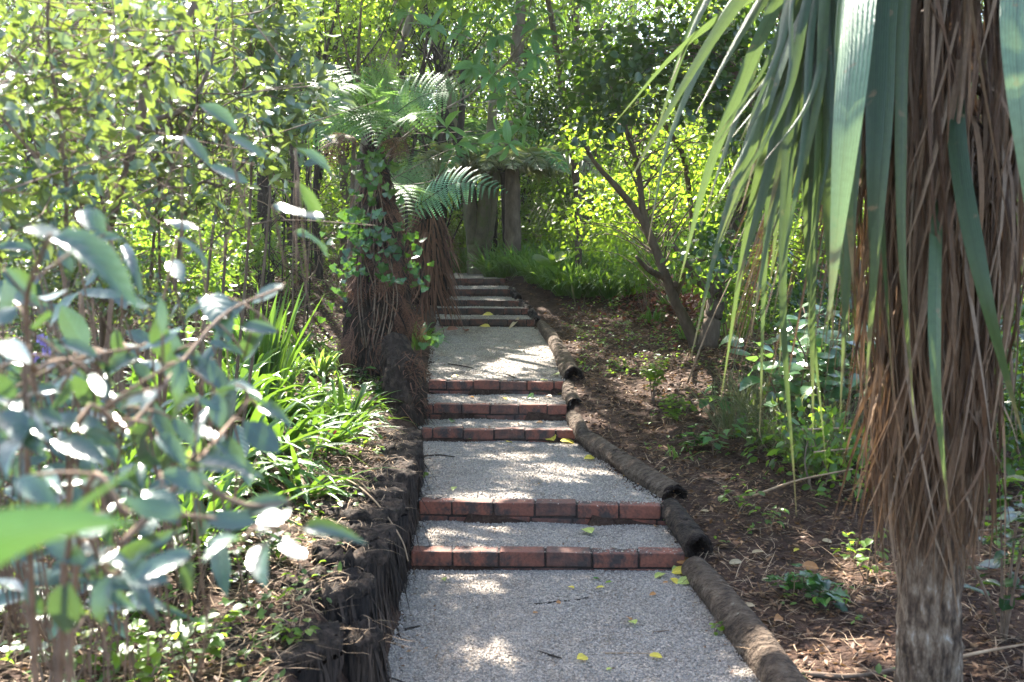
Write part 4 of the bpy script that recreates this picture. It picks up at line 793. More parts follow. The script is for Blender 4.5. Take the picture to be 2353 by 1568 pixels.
for k in range(46):                                            # dead leaves among the hanging green ones
    q = rg.random(); tx = 1640 + 330 * q; ty = rg.uniform(500, 1000); sx_ = 1900 + 90 * q; strip(sk_, [A([cbx, CY, 2.9]), at(sx_, -60, 3.2), at((sx_ + tx) / 2 + 20, ty * .45, 3.3), at(tx, ty, 3.25)], rg.uniform(.008, .018), A([1, -.2, .1]) + rg.normal(0, .4, 3), 16, .2, twist=rg.normal(0, 1.2))
part('dead_leaf_skirt', sk_, M['dead'], cb)
part('ragged_skirt_base', skirt(170, .95, 1.5, (.008, .02), (.3, .7), .09, 6, .55), M['dead'], cb)
GL = [(1960, -160, 1600, 80, 1405, 290, 26, 3.3), (1850, -170, 1650, 70, 1436, 432, 30, 3.1), (1780, -120, 1560, 260, 1480, 600, 22, 3.2), (1850, -100, 1650, 330, 1560, 650, 26, 3.2), (1880, -60, 1690, 420, 1585, 830, 24, 3.1), (1890, -80, 1740, 420, 1655, 925, 26, 3.2),
      (1900, -120, 1760, 420, 1690, 670, 26, 3.0), (1930, -120, 1790, 420, 1722, 790, 28, 3.1), (1890, -90, 1800, 560, 1830, 1185, 26, 3.0), (1860, -70, 1770, 430, 1745, 1005, 20, 3.2), (1935, -100, 1880, 360, 1850, 905, 36, 2.9), (1930, -60, 1870, 480, 1868, 1000, 30, 3.1),
      (2010, -240, 1960, 160, 1905, 735, 96, 2.55), (2060, -120, 2025, 380, 1990, 905, 40, 2.8), (2040, -140, 2010, 300, 2003, 700, 44, 2.8), (2090, -120, 2070, 480, 2100, 960, 26, 2.95), (2330, -200, 2335, 160, 2385, 640, 64, 2.5), (2200, 330, 2260, 660, 2352, 1010, 38, 2.8),
      (2000, -180, 1830, 60, 1700, 490, 62, 3.0), (2010, -180, 1860, 120, 1760, 520, 50, 3.1), (1900, -170, 1740, 20, 1600, 260, 34, 3.3), (1800, -160, 1640, -20, 1540, 190, 30, 3.3), (1960, -140, 1830, 200, 1770, 640, 40, 3.2), (1720, -120, 1600, 40, 1500, 330, 22, 3.4), (2150, 560, 2150, 860, 2180, 1180, 30, 2.85),
      (1950, -140, 1900, 300, 1915, 800, 46, 2.9), (1990, -100, 1960, 400, 1930, 960, 34, 2.85), (1880, -120, 1780, 200, 1650, 560, 30, 3.0), (1915, -80, 1820, 350, 1790, 860, 28, 3.2), (1840, -110, 1700, 250, 1610, 520, 24, 3.3), (1905, -100, 1855, 500, 1900, 1090, 24, 3.15), (1985, -120, 1945, 260, 1960, 650, 50, 2.75)]
rg = np.random.default_rng(78)
for k in range(70):
    q = rg.random(); tx = 1610 + 400 * q + rg.normal(0, 25); ty = rg.uniform(250, 1000) * (.55 + .5 * q); sx_ = 1860 + 120 * q + rg.normal(0, 30)
    GL.append((sx_, -130 + rg.normal(0, 40), sx_ * .55 + tx * .45 + rg.normal(0, 15), ty * .45 + rg.normal(0, 20), tx, ty, rg.uniform(9, 23), rg.uniform(2.85, 3.5)))
cg = MB(); cp = MB(); rg = np.random.default_rng(77)
for k, (a, b, c, d, e, f, wd, Y) in enumerate(GL):
    p0 = A([cbx - .02 + rg.normal(0, .03), CY - .05, at(a, b, CY)[2] + .35]); pts = [p0, at(a, b, (Y + CY) / 2 - .05), at(c, d, Y), at(e, f, Y)]
    strip(cp if wd > 60 and k in (12, 16) else cg, pts, wd / FPX * Y * 1.15, A([1, -.25, .1]) + rg.normal(0, .35, 3), 22, .14, twist=rg.normal(0, .7))
for k in range(60):                                            # the rest of the head, mostly above the frame
    a = rg.uniform(0, 2 * PI); d = A([math.cos(a), math.sin(a), 0]); z0 = rg.uniform(2.6, 3.5); l = rg.uniform(.7, 1.2); c = A([cbx - .02, CY, 0]); el = rg.uniform(-.3, 1.2)
    if a > PI * .6 and a < PI * 1.45 and z0 < 2.9: continue
    pts = [c + A([0, 0, z0]), c + d * l * .4 * math.cos(el) + A([0, 0, z0 + l * .4 * math.sin(el)]), c + d * l * .7 * math.cos(el * .6) + A([0, 0, z0 + l * .45 * math.sin(el)]), c + d * l * .9 + A([0, 0, z0 + l * (.3 * math.sin(el) - .35)])]
    strip(cg, pts, rg.uniform(.03, .05), A([-d[1], d[0], 0]), 14, .14)
part('sword_leaves', cg, M['sword'], cb); part('sword_leaves_pale', cp, M['swordpale'], cb, label='broad pale green sword leaves hanging in front')

# ------------------------------------------------------------------ shrubs of the left foreground
def shrub(name, label, base, crowns, leaf, lm, bm='twig', seed=0, stems=7, group=None, tm=LEAF, tw=.004, sr=.012, flat=.8, up=.5, tipfrac=.8, cat='shrub', extra=()):
    rng = np.random.default_rng(seed); base = A(base); o = thing(name, label, cat, base, group); mb = MB(); C = []
    for c in crowns:
        k = c[2] / FPX; C.append(ell(at(*c[:3]), (c[3] * k, c[5], c[4] * k), c[6], rng))
    C = np.vstack(C); g = C[:, 2] > ground_z(C[:, 0], C[:, 1]) + .03; C = C[g]; SP = []
    for k in range(stems):
        t = C[rng.integers(0, len(C))]; b = base + A([rng.normal(0, .08), rng.normal(0, .08), -.03]); m = b + (t - b) * .5 + A([rng.normal(0, .08), rng.normal(0, .08), .12 * abs(t[2] - b[2])]); e = t + (t - b) * .12
        tube(mb, [b, m, e], [sr, sr * .7, sr * .25], 6, 14, .05, rng=rng); SP.append(spline([b, m, e], 14)[4:])
    for (pts, r) in extra: tube(mb, pts, r, 7, 30, .06, rng=rng); SP.append(spline(pts, 24))
    SP = np.vstack(SP)
    for c in C:
        if rng.random() > tipfrac: continue
        dd = np.linalg.norm(SP - c, axis=1) + .5 * np.clip(SP[:, 2] - c[2], 0, None); p = SP[np.argmin(dd)]
        tube(mb, [p, (p + c) / 2 + rng.normal(0, .03, 3), c], [tw, tw * .8, tw * .4], 4, 6, 0, False)
    if len(extra):
        for c in C[rng.random(len(C)) < .7]: e = c + rng.normal(0, .22, 3); tube(mb, [c + rng.normal(0, .12, 3), (c + e) / 2 + rng.normal(0, .03, 3), e], [tw, tw * .8, tw * .4], 4, 7, 0, False)
    part('branches', mb, M[bm], o); n, rad, L, W = leaf; fm = MB(); cluster_leaves(fm, C, n, rad, L, W, rng, tm, up, -.1, False, flat); part('foliage', fm, M[lm], o); return o
shrub('small_leaved_shrub', 'sunlit small leaved shrub filling the upper left corner, nearest the camera', root(70, 2.5), [(40, 160, 2.5, 170, 190, .25, 26), (190, 330, 2.5, 150, 160, .25, 20), (60, 480, 2.4, 130, 110, .2, 18), (330, 120, 2.6, 130, 140, .25, 18)], (11, .1, .052, .026), 'shrub', 'twig', 301, 3, tw=.002, sr=.0045, extra=[([root(70, 2.5), pt(260, 640, 2.5), pt(141, 440, 2.45), pt(34, 305, 2.4), pt(-60, 200, 2.4)], [.006, .006, .005, .004, .003]), ([root(90, 2.5), pt(150, 600, 2.5), pt(152, 420, 2.5), pt(132, 260, 2.5), pt(110, 60, 2.5), pt(120, -60, 2.5)], [.006, .005, .005, .004, .003])])
shrub('small_leaved_shrub', 'sunlit small leaved shrub with purplish grey branches, behind the nearest shrub', root(330, 3.5), [(420, 130, 3.5, 210, 170, .3, 40), (280, 330, 3.4, 190, 140, .3, 30), (500, 300, 3.6, 140, 130, .3, 22), (120, 140, 3.6, 170, 170, .3, 26), (400, 470, 3.4, 130, 70, .25, 16)], (12, .12, .056, .028), 'shrub', 'bark', 302, 3, tw=.003, sr=.008, extra=[([root(230, 3.4), pt(240, 650, 3.35), pt(271, 451, 3.2), pt(322, 282, 3.2), pt(339, 150, 3.2), pt(395, 113, 3.2), pt(446, 8, 3.25), pt(470, -80, 3.3)], [.02, .017, .015, .014, .013, .011, .009, .006]), ([pt(322, 282, 3.2), pt(420, 250, 3.3), pt(480, 160, 3.4), pt(500, 40, 3.5)], [.009, .008, .006, .004]), ([root(320, 3.5), pt(420, 520, 3.5), pt(520, 420, 3.5), pt(600, 330, 3.6)], [.008, .007, .005, .003])])
shrub('glossy_shrub', 'glossy leaved shrub whose tips reach right to the tree fern fronds', root(520, 4.9), [(590, 120, 4.9, 140, 140, .35, 46), (660, 220, 4.8, 80, 100, .3, 26), (540, 260, 5.0, 120, 110, .35, 22), (640, 30, 5, 110, 60, .35, 20), (610, 350, 4.6, 40, 50, .2, 7)], (12, .15, .085, .037), 'shrub', 'bark', 303, 4, tw=.0035, sr=.01)
shrub('small_leaved_shrub', 'tall small leaved shrub behind the others, dark leaved to imitate shaded gaps', root(220, 5.2), [(150, 120, 5.2, 220, 180, .4, 54), (380, 60, 5.4, 160, 120, .4, 30), (60, 380, 5, 140, 160, .35, 24)], (16, .18, .06, .033), 'dark', 'bark', 304, 4, tw=.004, sr=.011)  # dark leaf colour stands in for shaded gaps behind the sunlit shrubs
shrub('twiggy_shrub', 'low twiggy shrub with tiny pale leaves at the left edge below the big blue leaf', root(60, 2.9), [(70, 640, 2.9, 120, 140, .3, 90), (210, 620, 3.0, 120, 110, .3, 70), (60, 880, 2.8, 120, 130, .25, 70), (330, 700, 3.2, 90, 90, .25, 30), (180, 1000, 2.7, 150, 110, .25, 50), (60, 1180, 2.4, 110, 100, .2, 40)], (13, .075, .026, .016), 'shrub', 'twig', 305, 5, tw=.0018, sr=.004)
shrub('twiggy_shrub', 'bushy small leaved shrub in the shade behind the strap leaved clumps', root(300, 6.0), [(330, 560, 6, 160, 90, .5, 50), (180, 520, 6, 120, 100, .5, 40), (480, 600, 6.4, 100, 60, .4, 20)], (16, .16, .055, .032), 'mid', 'twig', 306, 7)
# the near big leaved shrub, leaf by leaf: base px, tip px, width px, depth
NL = [(120, 548, 302, 640, 78, 1.05), (655, 655, 575, 690, 40, 1.6), (480, 680, 522, 755, 62, 1.55), (640, 765, 545, 742, 30, 1.5), (525, 730, 480, 720, 40, 1.5), (225, 822, 130, 780, 38, 1.35), (360, 750, 412, 838, 58, 1.45), (400, 812, 458, 815, 34, 1.45), (560, 812, 475, 790, 28, 1.5), (443, 830, 520, 882, 44, 1.45), (0, 785, 72, 838, 38, 1.1), (-20, 860, 35, 915, 40, 1.1),
      (320, 820, 230, 850, 38, 1.4), (220, 830, 258, 890, 34, 1.35), (540, 885, 500, 985, 78, 1.35), (560, 968, 642, 1045, 56, 1.3), (590, 935, 668, 975, 30, 1.35), (570, 905, 620, 930, 40, 1.3), (110, 975, 218, 958, 56, 1.25), (160, 870, 120, 960, 52, 1.25), (0, 950, 92, 1022, 60, 1.1), (115, 1015, 245, 1062, 58, 1.15), (80, 985, -10, 1060, 58, 1.1), (345, 975, 312, 1072, 62, 1.2), (360, 1000, 428, 1062, 40, 1.2),
      (450, 1085, 492, 1030, 50, 1.25), (370, 1085, 480, 1120, 46, 1.1), (430, 1070, 582, 1085, 38, 1.2), (662, 1150, 550, 1182, 50, 1.15), (664, 1165, 592, 1215, 54, 1.15), (470, 1195, 592, 1200, 46, 1.1), (700, 1215, 818, 1232, 36, 1.1), (618, 1245, 592, 1325, 56, 1.1), (640, 1235, 700, 1275, 40, 1.1), (440, 1268, 300, 1335, 46, 1.0), (158, 1335, 138, 1462, 80, 1.0), (250, 1325, 222, 1432, 50, 1.0), (440, 1285, 428, 1365, 40, 1.05),
      (280, 1312, 388, 1335, 60, 1.0), (270, 1265, 185, 1300, 40, 1.0), (100, 1240, 205, 1295, 44, 1.0), (420, 1180, 300, 1160, 50, 1.0), (330, 1130, 420, 1180, 48, 1.05), (250, 1180, 180, 1240, 54, .95), (560, 1240, 470, 1260, 42, 1.05), (40, 1100, 120, 1150, 50, 1.0), (30, 1210, -30, 1290, 56, .95), (520, 1010, 450, 990, 32, 1.3), (280, 940, 340, 900, 40, 1.3), (60, 760, 120, 730, 40, 1.3), (40, 700, -20, 740, 40, 1.2), (240, 540, 180, 470, 44, 1.2), (150, 540, 60, 520, 40, 1.1), (390, 600, 420, 640, 34, 1.7), (340, 700, 300, 690, 34, 1.6)]
rg = np.random.default_rng(19)
for k in range(160):
    x = rg.uniform(-60, 560) if k % 3 else rg.uniform(-60, 300); y = rg.uniform(560, 1420); Y = rg.uniform(1.25, 2.3)
    if x > 330 and (y < 640 or y > 1250): continue
    a = rg.normal(.25, .8) + (PI if rg.random() < .4 else 0); l = rg.uniform(.045, .085) * FPX / Y; NL.append((x, y, x + l * math.cos(a), y + l * math.sin(a), l * rg.uniform(.25, .45), Y))
for k in range(130):
    x, y, Y = rg.uniform(-60, 520), rg.uniform(820, 1420), rg.uniform(1.15, 1.9); a = rg.normal(.25, .9) + (PI if rg.random() < .4 else 0); l = rg.uniform(.028, .05) * FPX / Y
    if x < 360 or y < 1200: NL.append((x, y, x + l * math.cos(a), y + l * math.sin(a), l * rg.uniform(.35, .5), Y))
for k in range(10):
    x, y = rg.uniform(380, 690), rg.uniform(230, 600); Y = rg.uniform(1.5, 2.1); a = rg.normal(.35, .4) + (PI if rg.random() < .4 else 0); l = rg.uniform(.06, .1) * FPX / Y; NL.append((x, y, x + l * math.cos(a), y + l * math.sin(a), l * rg.uniform(.22, .36), Y))
bo = thing('big_leaved_shrub', 'out of focus shrub with big blue green glossy leaves close to the lens at left', 'shrub', root(60, 1.45)); fm, mb = MB(), MB(); rg = np.random.default_rng(9)
Pb = A([at(a, b, Y) for a, b, c, d, wd, Y in NL]); Pt = A([at(c, d, Y - .02 + rg.normal(0, .035)) for a, b, c, d, wd, Y in NL]); wd = A([q[4] * q[5] / FPX for q in NL])
leaves(fm, Pb, Pt - Pb, A([0, -.75, .8]) + rg.normal(0, .22, Pb.shape), np.linalg.norm(Pt - Pb, axis=1), wd * 1.18, BIGL); part('leaves', fm, M['shrubbig'], bo)
stm = [[root(60, 1.45), pt(180, 1250, 1.1), pt(300, 1180, 1.05), pt(470, 1190, 1.1), pt(700, 1220, 1.1)], [root(60, 1.5), pt(160, 1100, 1.2), pt(300, 980, 1.25), pt(420, 830, 1.4), pt(520, 720, 1.5), pt(650, 660, 1.6)], [pt(280, 1250, 1.1), pt(430, 1090, 1.18), pt(540, 960, 1.32), pt(590, 900, 1.35)],
       [root(60, 1.5), pt(60, 1000, 1.15), pt(90, 850, 1.2), pt(200, 820, 1.35), pt(360, 790, 1.4)], [pt(80, 900, 1.2), pt(60, 700, 1.15), pt(110, 545, 1.05)], [root(60, 1.45), pt(150, 1330, 1.0), pt(260, 1320, 1.0), pt(440, 1275, 1.05)], [pt(440, 1100, 1.15), pt(560, 1160, 1.15), pt(665, 1155, 1.15)]]
SPT = np.vstack([spline(s, 30) for s in stm])
for s in stm: tube(mb, s, [.0042, .0032, .002], 6, 30, .05)
for p in Pb:
    q = SPT[np.argmin(np.linalg.norm(SPT - p, axis=1))]
    if np.linalg.norm(q - p) > .16: q = p + A([rg.normal(0, .03), .03, -rg.uniform(.12, .25)])
    tube(mb, [q, (p + q) / 2 + A([0, 0, .004]), p], .0018, 4, 5)
part('stems', mb, M['twig'], bo)
nb = thing('blade_plant', 'very blurred bright green blade leaves nearest the lens at the lower left', 'plant', tuple(onground(-420, .62)))
fm = MB(); strip(fm, [onground(-420, .62), at(-250, 1420, .56), at(-60, 1260, .55), at(140, 1200, .57), at(305, 1205, .6)], .034, (.2, -.5, .9), 26, .1, twist=.5)
strip(fm, [onground(-420, .62), at(-200, 1440, .66), at(60, 1250, .68), at(230, 1130, .7), at(345, 1055, .72)], .03, (.4, -.8, .5), 24, .1); part('blades', fm, M['near'], nb)

# ------------------------------------------------------------------ strap-leaved clumps
def clump(name, label, base, n, L, W, spread, droop, mat, seed, group=None, m=9, tilt=(0, 0), cat='plant', wob=.03, keel=.18):
    rg = np.random.default_rng(seed); base = A(base); o = thing(name, label, cat, base, group); mb = MB(); a = rg.uniform(0, 2 * PI, n); s = spread * rg.uniform(.25, 1.1, n)
    D = np.stack([np.cos(a) * s + tilt[0], np.sin(a) * s + tilt[1], np.ones(n)], 1); b = base + np.stack([np.cos(a), np.sin(a), 0 * a], 1) * rg.uniform(0, .05, (n, 1)) * (1 + L)
    ribbons(mb, b - A([0, 0, .02]), D, L * rg.uniform(.6, 1.15, n), W * rg.uniform(.7, 1.2, n), droop * rg.uniform(.5, 1.3, n), m, keel=keel, wob=wob, rng=rg); part('leaves', mb, M[mat], o); return o
CG = 'strap leaved clumps on the left bank'
for k, (px, Y, n, L, W, sp, dr, mat, lab, tilt) in enumerate([
    (600, 7.6, 26, 1.05, .05, .35, .18, 'strap', 'tall upright dark green strap leaved clump at the edge of the thicket', (.05, 0)), (560, 7.2, 22, .8, .045, .6, .45, 'strap', 'strap leaved clump at the foot of the tall upright clump', (0, 0)), (470, 6.0, 26, .85, .05, .7, .6, 'strap', 'big arching strap leaved clump behind the glossy blurred leaves', (0, 0)),
    (330, 5.4, 22, .8, .048, .7, .55, 'strap', 'arching strap leaved clump left of the biggest clump', (.1, 0)), (610, 6.4, 30, .75, .04, .8, .7, 'strap', 'sprawling strap leaved clump leaning down towards the path', (.35, -.2)), (700, 6.9, 26, .62, .03, .8, .7, 'strap', 'low strap leaved clump with leaves trailing on the litter', (.3, -.2)),
    (430, 4.7, 18, .7, .045, .8, .7, 'strappale', 'paler strap leaved clump among the blurred foreground leaves', (.3, 0)), (730, 8.9, 34, .55, .03, .8, .75, 'strappale', 'sunlit yellow green clump just left of the shaggy fern trunk', (0, 0)), (690, 9.8, 30, .55, .03, .8, .7, 'strap', 'sunlit clump behind the yellow green one', (0, 0)), (650, 8.5, 28, .6, .03, .8, .7, 'strap', 'mid green clump left of the sunlit clumps', (0, 0)),
    (770, 9.6, 22, .45, .026, .8, .7, 'strappale', 'small sunlit clump pressed against the fern trunk', (0, 0)), (560, 5.3, 16, .8, .042, .7, .7, 'strap', 'loose strap leaves lying over the litter behind the post wall', (.6, -.3)), (790, 6.75, 22, .68, .034, .8, .62, 'strap', 'spidery strap leaved plant drooping over the end of the post wall', (.3, -.1)),
    (200, 4.4, 20, .75, .05, .6, .5, 'strap', 'strap leaved clump low at the far left', (.1, 0)), (520, 8.8, 24, .7, .035, .7, .6, 'strap', 'shaded clump at the foot of the black thicket trunk', (0, 0)), (420, 7.6, 24, .75, .04, .7, .6, 'strap', 'shaded clump behind the big arching clump', (0, 0)), (610, 10.3, 26, .55, .03, .8, .7, 'strap', 'farthest clump in the left thicket', (0, 0)), (330, 3.9, 18, .75, .045, .7, .55, 'strap', 'bright strap leaved clump nearest the big blurred leaves', (.2, 0)), (450, 4.1, 16, .7, .04, .8, .65, 'strap', 'strap leaved clump at the near end of the bed', (.3, 0)), (200, 3.6, 16, .75, .045, .6, .5, 'strappale', 'pale strap leaves at the left beneath the twiggy shrub', (.1, 0)), (660, 7.6, 24, .7, .035, .8, .7, 'strap', 'clump filling the gap right of the tall upright clump', (.2, 0)), (540, 6.5, 24, .85, .045, .7, .6, 'strap', 'broad arching clump in front of the tall upright clump', (.1, -.1)), (380, 6.6, 22, .8, .045, .7, .6, 'strap', 'dark clump behind the left arching clump', (0, 0)), (500, 5.0, 16, .75, .045, .8, .7, 'strap', 'clump with leaves bent over the straw litter', (.4, -.2)), (280, 4.7, 20, .8, .05, .6, .5, 'strappale', 'pale upright strap leaves behind the big blurred leaves', (0, 0)), (740, 7.9, 22, .5, .028, .9, .8, 'strap', 'low clump in front of the shaggy fern trunk', (.1, -.1)), (100, 5.0, 18, .8, .05, .6, .5, 'strap', 'dark strap leaves at the far left edge', (0, 0)), (735, 5.9, 14, .6, .032, .8, .6, 'strap', 'strap leaves hanging over the middle of the post wall', (.55, -.1)), (690, 5.0, 12, .55, .032, .8, .6, 'strap', 'strap leaves hanging over the wall beside the bark slabs', (.5, -.2)), (800, 7.6, 20, .55, .03, .8, .6, 'strap', 'strap leaved clump between the wall end and the fern trunk', (.2, -.1)), (640, 5.7, 18, .7, .038, .8, .65, 'strap', 'leafy strap clump just behind the middle of the post wall', (.35, -.1))]):
    clump('strap_leaved_plant', lab, onground(px, Y), int(n * 1.7), L, W, sp, dr, mat, 400 + k, CG, tilt=tilt)
clump('strap_leaved_plant', 'strap leaved clump squeezed between the fern trunk and the gravel, one leaf over the path', onground(958, 10.4, .05), 22, .55, .04, .7, .5, 'strap', 430, tilt=(.35, -.2))
clump('strap_leaved_plant', 'small strap leaved tuft at the foot of the second tree fern', onground(975, 11.3), 16, .4, .025, .8, .7, 'strap', 431, tilt=(.2, -.2))
GG = 'grass clumps right of the far flight'
for k, (px, Y) in enumerate([(1128, 15.6), (1160, 15.2), (1195, 15), (1165, 16.4), (1225, 14.5), (1255, 14.2), (1215, 15.6), (1290, 13.8), (1325, 13.6), (1270, 15.4), (1360, 13.6), (1320, 14.8), (1400, 13.4), (1370, 14.8), (1440, 13.6), (1420, 14.6), (1240, 16.8), (1480, 13.8), (1060, 17.6), (1310, 16.4)]):
    clump('grass_clump', 'arching green grass clump on the bank right of the far flight', onground(px, Y), 80, .85, .024, .62, .55, 'grass' if k % 3 else 'strap', 450 + k, GG, tilt=(-.12, -.15))
for k, (px, Y) in enumerate([(1690, 7.3), (1760, 7.0), (1830, 6.6), (1880, 6.2), (1730, 7.9), (1800, 8.2), (1900, 7.4), (1960, 6.4)]):
    clump('dry_grass', 'tangled half dry grass tuft in the hollow behind the hanging sword leaves', onground(px, Y), 120, .8, .007, .65, .6, 'drygrass', 480 + k, 'dry grass in the hollow', 8, wob=.1)
for k, (px, Y) in enumerate([(1580, 10.9), (1640, 11.2), (1700, 11.6), (1760, 11), (1820, 11.8), (1690, 10.4), (1500, 12.0), (1540, 12.8)]):
    clump('grass_clump', 'sunlit grass tuft under the trees on the right bank', onground(px, Y), 50, .45, .016, .7, .6, 'grass', 490 + k, 'grass tufts under the right trees', wob=.05)
clump('strap_leaved_plant', 'pale limp strap leaves lying on soil beside the rotten log', hit(1560, 1050), 14, .34, .012, 1.2, .9, 'strappale', 500, tilt=(.3, -.4))
cl = clump('palm_seedling', 'arching palm frond turning yellow brown behind the grass bank', onground(1330, 13.2), 2, .4, .02, .3, .2, 'drygrass', 501)
fm = MB(); pp = pxs([(1330, 640, 13.2), (1345, 560, 13.2), (1310, 480, 13), (1235, 470, 12.8)]); strip(fm, pp, .02, (0, -1, .3), 20)
S_ = spline(pp, 30)[8:]; q = len(S_); T_ = unit(np.gradient(S_, axis=0)); sd = unit(np.cross(T_, A([0, -1., .2])))
for sg in (1, -1): ribbons(fm, S_, sg * sd + T_ * .9, .34, .014, .35, 7, keel=.1)
part('frond', fm, M['drygrass'], cl)
# ------------------------------------------------------------------ broad-leaved herbs and seedlings
def herb(name, label, base, h, n, L, W, mat, seed, stems=3, tm=BIGL, spread=.5, flat=True, group=None, bm='twig', cat='plant', nrm=(0, 0, 1.), nz=.18):
    rg = np.random.default_rng(seed); base = A(base); o = thing(name, label, cat, base, group); mb, fm = MB(), MB(); P, D = [], []
    for s in range(stems):
        a = rg.uniform(0, 6.3); d = A([math.cos(a), math.sin(a), 0]); e = base + d * spread * h * rg.uniform(.2, 1) + A([0, 0, h * rg.uniform(.7, 1.1)]); pts = [base - A([0, 0, .02]), (base + e) / 2 + A([0, 0, .1 * h]), e]; tube(mb, pts, [.0015 + h * .008, .001 + h * .003], 5, 10); Q = spline(pts, 20)
        for k in range(n):
            p = Q[rg.integers(6, 20)]; a2 = rg.uniform(0, 6.3); P.append(p); D.append([math.cos(a2), math.sin(a2), rg.uniform(-.25, .3)])
    P, D = A(P), unit(A(D)); st_ = L * .35; Pe = P + D * st_
    for p, q in zip(P, Pe): tube(mb, [p, q], .001 + L * .006, 4, 3)
    s = rg.uniform(.6, 1.1, len(P)); leaves(fm, Pe, D + A([0, 0, -.1]), A(nrm) + rg.normal(0, nz, P.shape), L * s, W * s, tm); part('stems', mb, M[bm], o); part('leaves', fm, M[mat], o); return o
herb('broad_leaved_plant', 'leafy plant whose flat broad leaves glare white in the sun, behind the sword leaves', onground(1830, 6.9), .8, 20, .16, .13, 'glare', 601, 6, spread=.85, nrm=(-.22, -.38, .85), nz=.09)
herb('broad_leaved_plant', 'second glaring broad leaved plant, half hidden by the brown skirt', onground(1920, 6.7), .95, 18, .15, .12, 'glare', 602, 5, spread=.6, nrm=(-.22, -.38, .85), nz=.09)
herb('seedling', 'light green leafy seedling on the soil right of the fourth step', hit(1500, 925), .42, 26, .06, .05, 'lime', 603, 4, IVY, .6)
herb('seedling', 'light green low seedling nearer than the tall one on the bare soil', hit(1545, 985), .25, 22, .06, .05, 'lime', 604, 4, IVY, .9)
for k, (px, py, h, L, mat, lab) in enumerate([(1590, 1035, .16, .09, 'ivy', 'dark leaved seedling on soil above the rotten log'), (1640, 1045, .2, .1, 'broad', 'bright leaved seedling beside the dry grass'), (1650, 960, .25, .12, 'broad', 'seedling with long pointed leaves under the sword leaves'), (1850, 1380, .14, .075, 'ivy', 'ivy sprawling on the litter left of the corky trunk'), (1815, 1370, .12, .07, 'ivy', 'ivy patch beside the sprawling ivy'),
                                             (1900, 1400, .12, .07, 'ivy', 'ivy sprig close to the corky trunk'), (1700, 1180, .15, .06, 'mid', 'small seedling right of the rotten log end'), (1770, 1215, .14, .05, 'mid', 'small seedling in the dry grass shade'), (1590, 960, .2, .07, 'lime', 'yellowish seedling on the soil slope'), (1990, 1330, .2, .06, 'lime', 'sunlit sprig at the left foot of the corky trunk'), (1960, 1290, .15, .05, 'lime', 'sunlit sprig under the skirt tips'), (1500, 890, .2, .05, 'mid', 'seedling by the knobbly log end'), (1440, 770, .2, .05, 'mid', 'low plant near the bend of the knobbly log'), (1400, 720, .25, .06, 'mid', 'low plant below the grass bank'),
                                             (1640, 1455, .05, .03, 'lime', 'tiny sprout at the edge of gravel and nearest log'), (1540, 1205, .06, .03, 'lime', 'tiny sprout beside the short hollow log'), (1425, 850, .12, .04, 'lime', 'tiny sprout on the side of the knobbly log')]):
    herb('seedling', lab, hit(px, py), h, 7, L, L * .75, mat, 610 + k, 3, IVY if mat == 'ivy' else BIGL, .9)
for k, (px, py, h, L, mat, lab) in enumerate([(870, 925, .15, .11, 'ivy', 'broad ivy leaves on the ground before the fern trunk'), (700, 1130, .12, .04, 'mid', 'seedling beside the bark slabs'), (640, 1290, .2, .05, 'mid', 'seedling standing by the black strap'), (560, 1380, .2, .05, 'mid', 'green seedling in the straw litter'), (680, 1490, .1, .04, 'lime', 'bright sprout on the nearest post'), (280, 1540, .16, .07, 'lime', 'yellow green sprig at the bottom left'), (350, 1440, .15, .05, 'mid', 'low sprig in the straw'), (60, 1470, .25, .08, 'lime', 'sunlit leafy plant in the bottom left corner'), (20, 1400, .25, .07, 'lime', 'sunlit plant at the left edge'), (960, 1108, .08, .05, 'lime', 'bright ivy leaf sprouting from the end post'), (820, 880, .14, .09, 'ivy', 'ivy at the foot of the shaggy fern trunk'), (985, 800, .16, .07, 'lime', 'bright leaves hanging at the left edge of the upper landing'), (730, 1000, .1, .04, 'mid', 'low weeds around the red handle'), (640, 930, .12, .04, 'mid', 'low weeds left of the spidery plant'), (780, 900, .12, .05, 'mid', 'low weeds before the fern trunk')]):
    herb('seedling', lab, hit(px, py), h, 6, L, L * .8, mat, 640 + k, 3, IVY if 'ivy' in lab or mat == 'ivy' else BIGL, .9)
for k, (px, Y, h, lab) in enumerate([(120, 2.9, .45, 'leafy weed at the far left under the big blurred leaves'), (260, 3.0, .4, 'leafy weed left of the orange handles'), (330, 3.4, .45, 'leafy weed behind the orange handles'), (430, 3.5, .35, 'leafy weed before the near strap leaves'), (200, 3.5, .5, 'taller weed among the pale strap leaves'), (40, 3.4, .5, 'taller weed at the left edge'), (500, 4.4, .3, 'leafy weed behind the black strap'), (90, 2.5, .35, 'leafy weed nearest the bottom left corner'), (300, 2.7, .25, 'low weed in the sunlit straw'), (420, 2.9, .22, 'low weed close to the nearest post')]):
    herb('seedling', lab, onground(px, Y), h, 10, .06, .04, ['mid', 'shrub', 'lime'][k % 3], 680 + k, 4, spread=.7, group='weeds of the near left bank')
herb('rhododendron', 'young shrub with long leathery leaves in whorls beside the tall strap clump', root(490, 6.6), .85, 16, .2, .07, 'broad', 660, 2, spread=.25)
herb('rhododendron', 'leathery leaved young shrub in front of the dim thicket', root(560, 7.6), .6, 14, .15, .055, 'broad', 661, 3, spread=.4)
herb('glossy_plant', 'dark glossy leaved plant at the right edge behind the corky trunk', root(2330, 3.9), .75, 12, .12, .065, 'dark', 662, 4, spread=.35)
